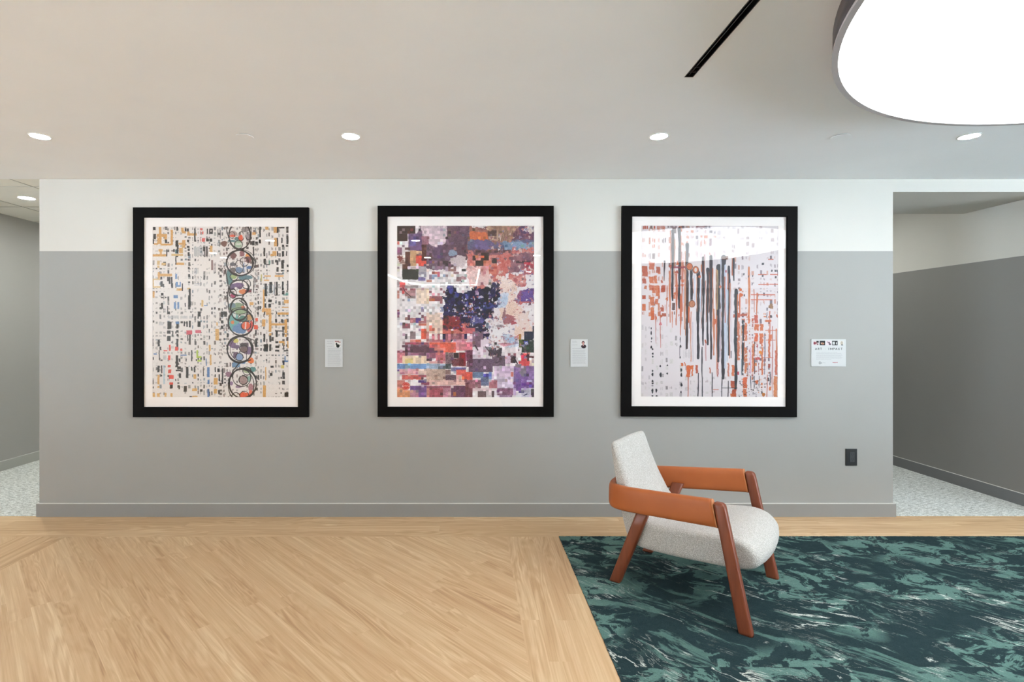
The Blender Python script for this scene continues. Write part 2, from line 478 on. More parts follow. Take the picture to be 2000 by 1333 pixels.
uvl.data.foreach_set('uv', [c for i in lv for c in uvs[i]])
ca.data.foreach_set('color', [c for i in lv for c in cols[i]])
me.update()
rug = link('carpet', me, M['rug'])
tag(rug, 'dark green and teal marbled carpet with white veins under the armchair', 'carpet')

# ------------------------------------------------------------------ ceiling fittings
def downlight(x, d, h, r, label, group, mat='downlight'):
    c = P(x, d, h)
    t = empty('downlight', c, label, 'ceiling light', group)
    bm = bmesh.new(); bm_ring(bm, c, r * S, (r + 2) * S, c.z - 0.003, c.z + 0.001)
    from_bm('trim_ring', bm, M['white_metal'], t, True)
    bm = bmesh.new(); bm_cyl(bm, c, r * S, c.z - 0.0015, c.z + 0.0005)
    from_bm('lens', bm, M[mat], t)
    return t
row = 'round recessed downlights along the art wall'
downlight(wall_x(78, 781), 781, CEIL, 12.5, 'round recessed ceiling downlight in front of the left painting, nearest the left hallway', row)
downlight(wall_x(685, 781), 781, CEIL, 12.5, 'round recessed ceiling downlight above the gap between left and middle pictures', row)
downlight(wall_x(1287, 781), 781, CEIL, 12.5, 'round recessed ceiling downlight above the picture with orange and black drips', row)
downlight(wall_x(1893, 781), 781, CEIL, 12.5, 'round recessed ceiling downlight close to the large drum lamp, far right', row)
downlight(-1014, 1168, CEIL + 7, 15, 'round downlight in the tiled ceiling of the left hallway', 'hallway downlight', 'hall_downlight')
grp = 'round downlights in the ceiling above and behind the camera'
for x, d in ((-657, 316), (-181, 316), (-995, -70), (-176, -70), (256, -10), (-976, 52), (-657, -560), (287, -560)):
    downlight(x, d, CEIL, 14, 'round recessed downlight in the ceiling nearer the camera', grp)
for d in (1700, 2200): downlight(-1014, d, CEIL + 7, 15, 'round downlight deep in the left hallway ceiling', 'deep left hallway downlights', 'hall_downlight')
for d in (1420, 1900): downlight(880, d, 694, 13, 'round downlight in the higher ceiling of the right hallway', 'right hallway downlights', 'hall_downlight')  # out-of-view lamps added to lift the right hallway

for x, lab in ((-345, 'small white round ceiling cover plate above the left and middle pictures'),
               (564, 'small white round ceiling cover plate to the right of the drip painting')):
    c = P(x, 781, CEIL)
    t = empty('sprinkler_cover', c, lab, 'ceiling cover')
    bm = bmesh.new(); bm_cyl(bm, c, 12.5 * S, c.z - 0.005, c.z - 0.0025, r2=12.5 * S)
    from_bm('cover_plate', bm, M['ceiling'], t)
    bm = bmesh.new(); bm_cyl(bm, c, 11.3 * S, c.z - 0.0025, c.z + 0.0005)
    from_bm('collar', bm, M['slot_bar'], t)

# linear slot diffuser
c = P((SL0 + SL1) / 2, SE, CEIL)
t = empty('slot_diffuser', c, 'long narrow black linear air slot recessed in the ceiling', 'air vent')
bm = bmesh.new()
ubox(bm, SL0, SL1, -400, SE, CEIL + 9, CEIL + 13.5); ubox(bm, SL0, SL0 + .9, -400, SE, CEIL - .3, CEIL + 9); ubox(bm, SL1 - .9, SL1, -400, SE, CEIL - .3, CEIL + 9)
ubox(bm, SL0 + .9, SL1 - .9, SE - .9, SE, CEIL - .3, CEIL + 9)
from_bm('housing', bm, M['slot'], t)
bm = bmesh.new(); xm = (SL0 + SL1) / 2; ubox(bm, xm - .5, xm + .5, -400, SE - .9, CEIL + 1.5, CEIL + 6)
from_bm('vane', bm, M['slot_bar'], t)
for dd in (SE - 9, SE - 20):
    bm = bmesh.new(); ubox(bm, SL0 + .9, SL1 - .9, dd - .5, dd + .5, CEIL + 1, CEIL + 3)
    from_bm('clip', bm, M['slot_bar'], t)

# big drum lamp
HD = EYE + 272
LC = P(664.4, 310, HD); LR = 364 * S
t = empty('drum_lamp', P(664.4, 310, CEIL), 'large round ceiling drum lamp with glowing white diffuser', 'ceiling light')
ztop = CEIL * S; zb = HD * S
bm = bmesh.new(); bm_ring(bm, LC, LR - 0.012, LR, zb + 0.006, ztop - 0.0005, 160)
from_bm('side_band', bm, M['drum'], t, True)
bm = bmesh.new(); bm_ring(bm, LC, LR - 0.016, LR + 0.003, zb - 0.004, zb + 0.006, 160)
from_bm('bottom_rim', bm, M['rim'], t, False)
bm = bmesh.new(); bm_cyl(bm, LC, LR - 0.012, zb - 0.002, zb + 0.008, 160)
from_bm('diffuser', bm, M['disc_light'], t)

# suspended line light behind the camera (seen mirrored in the middle picture)
pts = [(39, -1420)]
path = [(39, 2.42), (32, 3.2), (-300, 3.2), (-350, 3.14), (-392, 2.98), (-420, 2.75), (-438, 2.5), (-445, 2.3)]
t = empty('linear_light', P(-100, 1000 - 2.2 * 1000, CEIL), 'thin curved white line light on the ceiling behind the camera', 'ceiling light')
bm = bmesh.new(); bm2 = bmesh.new()
def strip(bm, path, w, z0, z1):
    L = []
    for i, (x, k) in enumerate(path):
        p = P(x, 1000 - (k - 1) * 1000, 0)
        a = P(path[max(0, i-1)][0], 1000 - (path[max(0, i-1)][1] - 1) * 1000, 0); b = P(path[min(len(path)-1, i+1)][0], 1000 - (path[min(len(path)-1, i+1)][1] - 1) * 1000, 0)
        tg = (b - a).normalized(); nn = Vector((-tg.y, tg.x, 0))
        L.append([bm.verts.new((p + nn * s * w + Vector((0, 0, z)))) for s, z in ((-1, z0), (1, z0), (1, z1), (-1, z1))])
    for i in range(len(L) - 1):
        for q in range(4): bm.faces.new((L[i][q], L[i+1][q], L[i+1][(q+1)%4], L[i][(q+1)%4]))
    bm.faces.new(L[0]); bm.faces.new(L[-1][::-1])
strip(bm, path, 0.016, CEIL * S - 0.012, CEIL * S - 0.0005); strip(bm2, path, 0.013, CEIL * S - 0.034, CEIL * S - 0.0125)
from_bm('channel', bm, M['white_metal'], t); from_bm('lens', bm2, M['strip_light'], t)

# outlet
c = P(wall_x(1662), 1000, wall_h(893))
t = empty('power_outlet', c, 'black rectangular power outlet low on the grey wall', 'outlet')
def wbox(px0, px1, py0, py1, d0, d1, bm, bev=0.0):
    ubox(bm, wall_x(px0), wall_x(px1), d0, d1, wall_h(py1), wall_h(py0), 0, bev)
bm = bmesh.new(); wbox(1651, 1673, 877, 910, 998.4, 1000, bm, 0.0012); plate = from_bm('plate', bm, M['black_plastic'], t)
bm = bmesh.new(); wbox(1658, 1667.8, 883.3, 902.6, 997.8, 998.5, bm, 0.0008); rec = from_bm('receptacle', bm, M['dark_plastic'], t)
bm = bmesh.new()
for y in (887.5, 896.5):
    wbox(1660.6, 1661.3, y - 1.6, y + 1.6, 997.7, 997.9, bm); wbox(1664.6, 1665.3, y - 1.6, y + 1.6, 997.7, 997.9, bm)
    wbox(1662.5, 1663.5, y + 2.2, y + 3.4, 997.7, 997.9, bm)
from_bm('sockets', bm, M['slot'], rec)
for y in (879.5, 907.5):
    bm = bmesh.new(); cc = P(wall_x(1662), 998.2, wall_h(y)); bmesh.ops.create_uvsphere(bm, u_segments=10, v_segments=6, radius=0.002); bmesh.ops.translate(bm, verts=bm.verts, vec=cc)
    from_bm('screw', bm, M['dark_plastic'], plate, True)
# ------------------------------------------------------------------ printed pictures: a painter that fills small coloured cells
class Canvas:
    def __init__(self, x0, y0, x1, y1, res, bg, seed):
        self.x0, self.y0, self.res = x0, y0, res
        self.W = int(round((x1 - x0) * res)); self.H = int(round((y1 - y0) * res))
        self.a = np.empty((self.H, self.W, 3)); self.a[:] = bg
        self.r = random.Random(seed); self.g = np.random.RandomState(seed)
        self.T = (0, 0, 1.0)                                  # origin and scale of the coordinates given
    def at(self, ox, oy, k): self.T = (ox, oy, k)
    def tp(self, x, y):
        ox, oy, k = self.T
        return (ox + x / k - self.x0) * self.res, (oy + y / k - self.y0) * self.res
    def ts(self, v): return v / self.T[2] * self.res
    def sub(self, x0, y0, x1, y1):
        xa, ya = max(0, int(math.floor(x0))), max(0, int(math.floor(y0)))
        xb, yb = min(self.W, int(math.ceil(x1)) + 1), min(self.H, int(math.ceil(y1)) + 1)
        if xb <= xa or yb <= ya: return None
        Y, X = np.mgrid[ya:yb, xa:xb]
        return xa, ya, xb, yb, X + 0.5, Y + 0.5
    def blend(self, s, cov, col, jit=6):
        xa, ya, xb, yb = s[:4]
        cov = np.clip(cov, 0, 1)[..., None]
        c = np.array(col, float) + self.g.randn(*cov.shape[:2], 1) * jit
        self.a[ya:yb, xa:xb] = self.a[ya:yb, xa:xb] * (1 - cov) + c * cov
    def rect(self, x0, y0, x1, y1, col, op=1.0, jit=6, rough=0.0):
        p, q = self.tp(x0, y0), self.tp(x1, y1)
        s = self.sub(p[0] - 1, p[1] - 1, q[0] + 1, q[1] + 1)
        if s is None: return
        X, Y = s[4], s[5]
        if rough:
            ph = self.r.random() * 9
            u, v = X / self.res, Y / self.res
            X = X + rough * self.res * (.6 * np.sin(v * .31 + ph) + .35 * np.sin(v * .83 + 2.3 * ph) + .2 * np.sin(v * 1.9 + ph))
            Y = Y + rough * .6 * self.res * (.6 * np.sin(u * .37 + ph) + .35 * np.sin(u * .97 + 1.7 * ph) + .2 * np.sin(u * 2.1 + ph))
        cov = np.clip(X - p[0] + .5, 0, 1) * np.clip(q[0] - X + .5, 0, 1) * np.clip(Y - p[1] + .5, 0, 1) * np.clip(q[1] - Y + .5, 0, 1)
        self.blend(s, cov * op, col, jit)
    def rects(self, L, col, **k):
        for r in L: self.rect(*r, col, **k)
    def ell(self, cx, cy, rx, ry, col, op=1.0, jit=6, wob=0.0):
        c = self.tp(cx, cy); rx, ry = self.ts(rx), self.ts(ry)
        s = self.sub(c[0] - rx * 1.3 - 2, c[1] - ry * 1.3 - 2, c[0] + rx * 1.3 + 2, c[1] + ry * 1.3 + 2)
        if s is None: return
        dx, dy = (s[4] - c[0]) / max(rx, .3), (s[5] - c[1]) / max(ry, .3)
        d = np.sqrt(dx * dx + dy * dy)
        if wob:
            an = np.arctan2(dy, dx); p = self.r.random() * 6
            d = d + wob * (np.sin(3 * an + p) + .6 * np.sin(7 * an + 2 * p) + .4 * np.sin(13 * an + p))
        self.blend(s, (1 - d) * min(rx, ry) * op + .5 * op, col, jit)
    def ring(self, cx, cy, rx, ry, w, col, op=0.95):
        c = self.tp(cx, cy); rx, ry, w = self.ts(rx), self.ts(ry), self.ts(w)
        s = self.sub(c[0] - rx - w - 2, c[1] - ry - w - 2, c[0] + rx + w + 2, c[1] + ry + w + 2)
        if s is None: return
        dx, dy = (s[4] - c[0]) / rx, (s[5] - c[1]) / ry
        d = np.sqrt(dx * dx + dy * dy); an = np.arctan2(dy, dx); p = self.r.random() * 6
        d = d + 0.02 * np.sin(2 * an + p)
        self.blend(s, (w / 2 * (1 + .25 * np.sin(3 * an + p)) - np.abs(d - 1) * (rx + ry) / 2 + .5) * op, col, 5)
    def line(self, pts, w, col, op=1.0, jit=5, wob=0.0):
        P_ = [self.tp(*p) for p in pts]; w = self.ts(w)
        for (ax, ay), (bx, by) in zip(P_, P_[1:]):
            s = self.sub(min(ax, bx) - w - 2, min(ay, by) - w - 2, max(ax, bx) + w + 2, max(ay, by) + w + 2)
            if s is None: continue
            X, Y = s[4], s[5]
            L2 = (bx - ax) ** 2 + (by - ay) ** 2 or 1
            t = np.clip(((X - ax) * (bx - ax) + (Y - ay) * (by - ay)) / L2, 0, 1)
            d = np.hypot(X - ax - t * (bx - ax), Y - ay - t * (by - ay))
            self.blend(s, (w / 2 - d + .5) * op, col, jit)
    def drip(self, x, y0, y1, w, col, taper=0.5, wob=1.0, op=1.0):
        """a vertical run of paint that wavers and thins towards its foot"""
        n = max(6, int(abs(y1 - y0) / 22)); ph = self.r.random() * 9; pts = []
        for i in range(n + 1):
            t = i / n; y = y0 + (y1 - y0) * t
            pts.append((x + wob * (4.0 * math.sin(y * .0062 + ph) + 1.6 * math.sin(y * .019 + 2 * ph)), y, 1.2 * w * (1 - taper * t) * (1 + .16 * math.sin(y * .011 + ph * 3) + .09 * math.sin(y * .043 + ph))))
        for a, b in zip(pts, pts[1:]): self.line([(a[0], a[1]), (b[0], b[1])], max(2.5, (a[2] + b[2]) / 2), col, op)
    def hatch(self, x0, y0, x1, y1, col, n, w=4, op=1.0):
        for i in range(n):
            x = x0 + (x1 - x0) * (i + self.r.random() * .7) / n
            self.rect(x, y0 + self.r.uniform(0, .15) * (y1 - y0), x + w * self.r.uniform(.5, 1.4), y1 - self.r.uniform(0, .2) * (y1 - y0), col, op * self.r.uniform(.6, 1), 10)
    def fractal(self, cell, oct_=4, seed=0, rough=.55, sx=1.0, sy=1.0):
        g = np.random.RandomState(seed); out = np.zeros((self.H, self.W)); amp = 1; tot = 0
        for o in range(oct_):
            cw, ch = cell * self.res * sx / 2 ** o, cell * self.res * sy / 2 ** o
            nw, nh = int(self.W / cw) + 3, int(self.H / ch) + 3
            G = g.rand(nh, nw); y = np.arange(self.H) / ch; x = np.arange(self.W) / cw
            yi, xi = y.astype(int), x.astype(int); fy, fx = (y - yi)[:, None], (x - xi)[None]
            fy, fx = fy * fy * (3 - 2 * fy), fx * fx * (3 - 2 * fx)
            v = G[yi][:, xi] * (1 - fy) * (1 - fx) + G[yi + 1][:, xi] * fy * (1 - fx) + G[yi][:, xi + 1] * (1 - fy) * fx + G[yi + 1][:, xi + 1] * fy * fx
            out += v * amp; tot += amp; amp *= rough
        return out / tot
    def mesh(self, name, front_d, parent, x0=None, mat='print', gain=0.84):
        """lay the cells out as one flat sheet facing the room"""
        d = front_d; W, H = self.W, self.H
        xs = (self.x0 - 920 + np.arange(W + 1) / self.res) * S
        zs = (EYE - (self.y0 - 648 + np.arange(H + 1) / self.res)) * S
        X, Z = np.meshgrid(xs * d / 1000.0, zs * 0 + (EYE * S + (zs - EYE * S) * d / 1000.0))
        co_ = np.stack([X, np.full_like(X, (d - 1000) * S), Z], -1).reshape(-1, 3)
        i = np.arange(H)[:, None] * (W + 1) + np.arange(W)[None]
        F = np.stack([i + W + 1, i + W + 2, i + 1, i], -1).reshape(-1)
        me = bpy.data.meshes.new(name)
        me.vertices.add(len(co_)); me.vertices.foreach_set('co', co_.astype(np.float32).ravel())
        nf = W * H; me.loops.add(nf * 4); me.loops.foreach_set('vertex_index', F.astype(np.int32))
        me.polygons.add(nf); me.polygons.foreach_set('loop_start', (np.arange(nf) * 4).astype(np.int32))
        try: me.polygons.foreach_set('loop_total', np.full(nf, 4, np.int32))
        except Exception: pass
        me.update(calc_edges=True)
        c = np.clip(self.a, 0, 255) / 255.0
        c = np.where(c <= .04045, c / 12.92, ((c + .055) / 1.055) ** 2.4) * gain
        rgba = np.ones((nf, 4, 4), np.float32); rgba[:, :, :3] = c.reshape(-1, 1, 3)
        at = me.color_attributes.new('Col', 'FLOAT_COLOR', 'CORNER'); at.data.foreach_set('color', rgba.ravel())
        return link(name, me, M[mat], parent)

OR, DK, BL, RD = (214, 160, 96), (44, 38, 34), (108, 138, 184), (222, 88, 74)
CREAM = (236, 226, 220)
def weave(c, x0, y0, x1, y1, cw, ch, dens, palette, rr, vert=True):
    """small hatched marks showing between a lattice of white bands"""
    x = x0
    cols = []
    while x < x1: w = cw * rr.uniform(.7, 1.5); cols.append((x, w)); x += w
    y = y0
    while y < y1:
        h = ch * rr.uniform(.6, 1.8)
        for (cx, w) in cols:
            d_ = dens(cx, y)
            if rr.random() > d_: continue
            col = rr.choice(palette); fill = rr.random()
            gx0, gx1, gy0, gy1 = cx + w * .08, cx + w * rr.uniform(.5, .74), y + h * .1, y + h * rr.uniform(.55, .86)
            jy = rr.uniform(-.2, .2) * h
            if fill < .36: c.rect(gx0, gy0 + jy, gx1, gy1 + jy, col, rr.uniform(.6, .95), 14, rough=.25)
            else:
                n = rr.randint(2, 3)
                for k in range(n):
                    xx = gx0 + (gx1 - gx0) * k / n
                    c.rect(xx, gy0 + jy + rr.uniform(0, .2) * h, xx + (gx1 - gx0) / n * rr.uniform(.4, .75), gy1 + jy - rr.uniform(0, .2) * h, col, rr.uniform(.45, .9), 10)
        y += h

# ---- picture 1: woven marks with a column of dark loops
def art_loops():
    c = Canvas(297.6, 442.6, 564, 776.4, 1.6, CREAM, 21); rr = random.Random(5)
    dk = [(46, 42, 40), (60, 56, 54), (84, 80, 78), (120, 116, 112), (48, 44, 42), (150, 146, 140)]
    ext = dk + [(104, 118, 128), (96, 84, 78)]
    def dens(x, y):
        v = .78
        if 395 < x < 440: v = .62
        if 330 < x < 400 and 560 < y < 600: v = .35
        if 300 < x < 380 and 700 < y < 776: v = .45
        return v
    weave(c, 297, 443, 446, 776, 5.6, 7.2, dens, ext, rr)
    weave(c, 497, 443, 565, 776, 5.8, 7.6, lambda x, y: .72, ext, rr)
    weave(c, 428, 443, 500, 776, 6.0, 8.0, lambda x, y: .8, [(96, 70, 66), (70, 60, 58), (120, 100, 96), (60, 50, 48)], rr)
    # left top quarter
    c.at(295, 440, 7.838); c.T = (295, 440, 7.838)
    wht = lambda L: c.rects(L, CREAM, op=.95)
    wht([(20,480,360,545),(0,305,375,365),(0,1120,140,1180),(600,560,1066,600),(440,640,560,960),(620,1090,760,1160),(180,840,250,935),(330,610,540,730),(60,840,130,930),(0,975,520,1010)])
    c.rects([(120,30,158,290),(90,135,245,180),(205,150,245,225),(95,190,120,290),(45,275,110,300),(145,285,320,312),(145,180,160,290),(300,70,335,300),(460,38,500,100),(470,90,530,125),(555,95,590,160),(560,125,700,160),(475,230,525,300),(420,270,530,300),(480,300,525,345),(115,370,180,405),(135,400,165,445),(25,445,240,480),(430,350,470,430),(385,575,505,610),(100,745,320,785),(105,720,135,830),(900,315,940,410),(415,970,475,1005),(25,1015,55,1110)], OR, rough=.3, jit=12)
    c.rects([(95,545,135,610),(160,578,225,615),(95,620,130,655),(30,820,140,840),(25,820,45,960),(45,935,145,960),(770,1150,800,1250),(470,300,490,430),(310,440,490,470),(555,960,600,985),(390,965,410,1005)], (214,176,120), rough=.3, jit=12)
    c.rects([(30,30,70,75),(35,135,75,215),(28,215,45,290),(212,25,250,40),(215,50,250,70),(212,220,245,275),(360,25,370,75),(388,25,412,85),(518,50,545,95),(550,50,578,95),(660,50,682,250),(552,225,582,262),(375,235,415,330),(550,318,590,350),(560,365,592,395),(560,415,590,470),(383,370,418,435),(232,372,248,480),(340,370,365,410),(375,470,415,490),(372,490,388,605),(142,790,172,835),(145,860,180,945),(180,900,200,945),(245,795,270,860),(272,795,298,900),(305,795,328,940),(152,1040,190,1078),(152,1100,190,1120),(213,1100,236,1118),(568,750,598,795),(568,865,600,885),(580,975,608,1250),(568,1075,590,1250),(155,1190,184,1280),(135,1255,168,1290),(248,1240,262,1333),(515,1190,530,1250),(855,55,872,135),(890,55,945,75),(890,75,910,135),(925,75,945,135),(895,105,940,135),(845,205,882,250),(897,205,936,255),(797,330,832,400),(843,325,868,480),(815,400,832,490),(472,895,488,1010),(560,520,585,542),(565,640,592,675),(375,645,390,678),(395,300,420,370)], DK, rough=.2, jit=10)
    c.rects([(752,45,792,78),(778,95,800,140),(778,198,828,255)], (222,104,98), rough=.5); c.rects([(752,95,765,138),(750,198,760,255)], (210,110,104))
    c.rects([(370,748,398,825),(378,870,412,945),(378,920,455,945),(440,870,456,940),(345,1073,412,1122),(350,1180,383,1280),(402,1180,430,1285),(810,1225,862,1238)], BL, jit=12, rough=.2)
    c.rect(370,375,392,435,(66,112,120)); c.hatch(660,320,800,500,(110,118,120),9,8); c.hatch(665,650,720,765,(120,128,140),5,5); c.hatch(670,810,770,880,(140,144,156),6,4)
    c.line([(665,900),(770,895)],6,(150,150,166)); c.line([(665,920),(770,915)],5,(150,150,166))
    c.hatch(600,1160,650,1240,DK,4,6); c.hatch(1010,50,1066,210,(90,88,88),5,6); c.hatch(1000,260,1066,330,(90,88,88),4,6)
    c.rects([(920,535,950,690),(945,405,950,410)], (150,120,114)); c.hatch(960,560,990,745,(80,76,74),2,7)
    # right top quarter
    c.T = (430, 440, 7.838)
    c.rects([(820,30,870,118),(825,195,880,325),(800,400,860,470),(770,440,830,475),(690,25,740,70)], OR, jit=14, rough=.3)
    c.rects([(655,985,680,1333),(640,1275,780,1333),(835,765,970,792),(675,770,775,790),(670,835,750,855),(975,1145,1048,1198),(945,1252,1048,1268),(450,1180,510,1225),(490,110,545,150)], (224,168,106), jit=14, rough=.2)
    c.rects([(598,25,622,185),(592,220,622,280),(868,30,895,120),(868,195,888,325),(900,30,985,50),(1010,30,1045,50),(1012,85,1045,118),(935,195,955,275),(1015,165,1045,290),(945,300,980,332),(1005,305,1040,330),(665,350,690,475),(868,400,886,475),(945,400,978,478),(1010,400,1025,470),(670,515,700,605),(862,540,890,610),(935,540,975,665),(1018,605,1045,640),(862,645,895,715),(700,600,760,612),(930,690,968,712),(858,742,965,755),(1018,690,1045,715),(680,895,718,1090),(752,870,795,1040),(832,870,842,1080),(855,868,880,1080),(945,865,972,1000),(1025,850,1042,1000),(945,1035,985,1062),(735,1142,790,1182),(850,1150,862,1198),(678,1200,705,1265),(738,1205,778,1260),(680,1130,695,1175),(575,1240,592,1305),(600,1240,625,1290),(490,240,525,310),(540,255,570,285),(500,330,520,470)], DK, jit=10, rough=.25)
    c.rects([(1000,1035,1042,1075),(960,1062,1040,1078)], (70,130,116), op=.7); c.hatch(700,900,840,1080,(140,160,176),6,6); c.rects([(740,540,770,600)], (110,140,126)); c.rects([(622,755,640,855)], (190,176,100))
    # left bottom quarter
    c.T = (295, 609, 7.838)
    wht([(0,760,360,815),(80,380,200,420),(330,1180,420,1333),(20,1180,270,1240),(760,520,1066,560),(640,250,680,340)])
    c.rects([(540,288,628,352),(680,285,768,328)], (206,92,104), jit=5, rough=.3)
    c.rects([(275,510,300,602),(368,540,418,600),(448,568,480,602),(260,672,295,745),(256,818,300,855),(264,888,310,945),(270,972,345,1032),(282,1085,340,1120),(192,590,250,606)], (224,82,66), jit=6, rough=.4)
    c.rects([(385,285,420,318),(390,345,420,380),(388,415,418,540),(385,190,420,260),(580,140,608,240),(540,150,562,235),(500,150,520,225),(250,155,312,265),(245,290,300,338),(245,375,300,450),(325,295,340,380),(582,350,608,508),(555,355,570,450),(102,428,134,532),(24,415,36,530),(98,830,130,930),(155,825,172,945),(145,970,170,992),(288,1120,330,1180),(380,670,415,850),(425,720,450,770),(400,840,458,880),(378,890,458,912),(425,945,458,1015),(535,845,572,1015),(500,1140,548,1228),(420,1130,442,1190),(615,590,632,760),(530,720,545,765),(685,730,705,755),(612,845,630,905),(655,845,678,930),(715,0,760,75),(712,150,760,235),(885,265,900,310),(885,375,900,420),(975,850,992,925),(1015,870,1050,925),(975,960,990,1000),(1035,960,1055,1065),(24,1045,38,1112),(24,1150,38,1175),(748,1190,788,1228),(795,850,806,990),(590,1295,625,1310),(245,0,290,40),(600,0,625,15),(150,735,178,755),(118,590,132,740)], DK, jit=10, rough=.25)
    c.rects([(630,1178,705,1218),(985,265,1040,440),(900,660,925,820),(885,510,912,605),(960,1015,1020,1118),(962,1185,1012,1255),(650,960,692,1030),(98,970,130,1115),(98,1140,130,1170),(24,1245,60,1308),(92,1250,134,1305),(205,1245,236,1305),(298,1250,330,1305),(630,1290,710,1308),(1000,165,1020,215)], (218,168,104), jit=14, rough=.3)
    c.rects([(378,152,430,190),(450,660,545,675),(838,720,852,830),(858,852,896,1005),(866,1045,896,1110),(862,1185,892,1308),(40,640,90,660)], (92,124,170), jit=10, rough=.2)
    c.rects([(695,592,722,690),(695,682,770,712),(710,735,772,768)], (178,196,84), rough=.3); c.rect(188,820,212,1110,(176,196,212), op=.8)
    c.rects([(120,160,190,210),(330,60,425,105),(478,65,560,108),(582,65,630,108),(260,70,320,105),(185,670,235,740)], (196,190,190), op=.8)
    # right bottom quarter
    c.T = (430, 609, 7.838)
    wht([(560,480,640,520),(690,620,960,660),(560,760,700,840),(700,1090,900,1250)])
    c.rects([(700,10,780,50),(745,45,785,310),(780,180,1025,212),(985,120,1025,330),(875,12,1048,48),(900,450,985,485),(640,120,692,228),(1028,450,1045,560),(970,480,985,520),(750,330,782,370),(985,345,1020,385),(690,850,706,1050),(655,1130,700,1308)], (216,160,92), jit=14, rough=.3)
    c.rects([(540,100,580,150),(515,205,578,270)], (230,94,66), rough=.6)
    c.rects([(845,120,872,165),(932,118,965,170),(845,290,972,305),(850,300,882,388),(955,280,972,320),(955,345,975,385),(845,455,890,485),(845,520,905,555),(842,585,905,612),(668,500,732,612),(665,340,690,465),(752,368,782,465),(752,500,782,605),(965,520,982,580),(970,590,1040,610),(535,285,558,350),(535,420,568,545),(855,0,870,40),(670,0,690,50),(760,940,800,985),(770,830,818,860),(955,930,990,970),(925,1000,945,1030),(970,1000,990,1030),(925,1238,945,1255),(985,1240,1045,1308),(700,730,720,752),(535,980,560,1030),(10,0,50,85),(60,0,105,80),(10,135,50,180),(10,215,50,265),(25,870,48,1110),(540,1165,575,1205),(100,330,130,395),(565,10,590,45)], (52,48,46), jit=10, rough=.25)
    c.rects([(985,680,1002,760),(970,750,1040,775)], (92,124,170)); c.rect(958,750,985,815,(40,44,60)); c.rect(930,820,980,870,(220,196,110))
    # the coloured column and its loops
    c.T = (430, 440, 7.838)
    for (x, y, rx, ry, col) in [(200,130,60,40,(176,150,142)),(190,165,50,18,(228,98,66)),(315,200,36,50,(228,98,66)),(180,245,60,18,(104,134,140)),(280,290,55,60,(168,184,158)),(380,70,60,40,(150,136,134)),(430,190,40,60,(156,140,142)),(250,210,30,30,(96,128,128)),(60,285,45,45,(122,82,70)),
        (200,470,50,48,(122,84,84)),(330,440,42,42,(150,96,102)),(425,465,38,34,(222,146,84)),(420,530,55,50,(120,76,78)),(195,600,50,28,(104,96,100)),(290,690,62,48,(116,136,166)),(380,650,30,80,(120,140,176)),(450,650,45,24,(80,110,160)),(190,690,50,40,(110,98,96)),
        (140,800,50,120,(88,126,124)),(210,790,48,36,(160,174,116)),(380,800,110,40,(92,122,128)),(270,920,100,36,(118,84,126)),(180,950,40,50,(100,76,110)),(350,1020,60,40,(222,132,84)),(430,1010,50,24,(130,60,70)),(200,1080,42,36,(176,70,100)),(300,960,40,20,(96,66,100)),(260,1270,120,80,(140,156,126)),(350,1260,32,22,(222,120,84)),(180,1230,60,40,(120,136,140))]:
        c.ell(x, y, rx, ry, col, .92, 10, .07)
    c.rects([(270,430,305,640),(350,520,400,545),(370,560,405,740),(350,110,385,330),(240,280,330,300)], CREAM, op=.85, rough=.6)
    c.T = (430, 609, 7.838)
    for (x, y, rx, ry, col) in [(300,10,110,40,(150,168,130)),(210,150,75,150,(118,170,160)),(300,260,110,80,(112,138,176)),(345,110,62,50,(88,126,110)),(450,90,48,44,(196,148,96)),(190,165,26,28,(226,130,84)),(395,215,68,62,(228,98,60)),(480,200,28,60,(206,84,72)),(450,285,40,34,(200,110,112)),
        (190,500,55,60,(126,98,128)),(240,445,40,36,(216,200,110)),(380,540,60,110,(112,88,100)),(250,540,50,30,(120,98,120)),(440,600,60,60,(130,104,134)),(250,670,60,50,(112,88,106)),(295,695,50,56,(136,156,192)),(360,510,60,30,(84,72,72)),(360,585,56,50,(122,96,92)),
        (250,810,70,50,(110,140,170)),(470,750,48,44,(230,120,60)),(350,780,40,22,(90,120,160)),(500,885,45,42,(92,140,136)),(410,900,60,44,(170,176,140)),(355,1050,60,66,(168,138,132)),(440,1030,30,45,(140,170,156)),(280,1150,46,22,(146,116,140)),(470,1160,42,56,(176,122,130)),(165,1100,34,30,(150,120,150)),(370,1280,80,46,(228,88,52)),(470,1240,34,36,(226,106,84)),(220,1290,46,30,(226,220,210)),(130,960,50,40,(150,110,124))]:
        c.ell(x, y, rx, ry, col, .92, 10, .07)
    c.rects([(195,10,240,90),(378,160,400,270),(320,440,470,478),(200,585,300,612),(300,800,540,845),(160,640,200,720),(240,1170,430,1195)], CREAM, op=.85, rough=.5)
    lw, lc = 22, (44, 34, 30)
    c.T = (430, 440, 7.838)
    for a in [(300,160,168,205,lw),(300,580,205,190,lw+3),(320,575,222,195,10),(210,790,58,58,10),(290,960,148,115,lw),(195,1050,55,72,12),(400,900,66,72,11),(280,300,62,62,10),(320,170,46,70,8),(430,110,50,110,10),(290,640,62,100,10),(370,560,62,70,10),(290,1290,130,170,lw),(180,150,44,50,8)]:
        c.ring(*a, lc)
    c.line([(110,0),(100,90),(130,190)],13,lc); c.line([(80,680),(110,850),(130,960),(110,1100),(140,1333)],16,lc); c.line([(340,1100),(320,1160),(420,1250),(480,1333)],13,lc); c.line([(290,1150),(350,1200),(380,1300)],9,lc); c.line([(245,380),(330,370),(500,500),(540,570)],11,lc); c.line([(470,760),(520,800),(512,1030)],11,lc)
    c.T = (430, 609, 7.838)
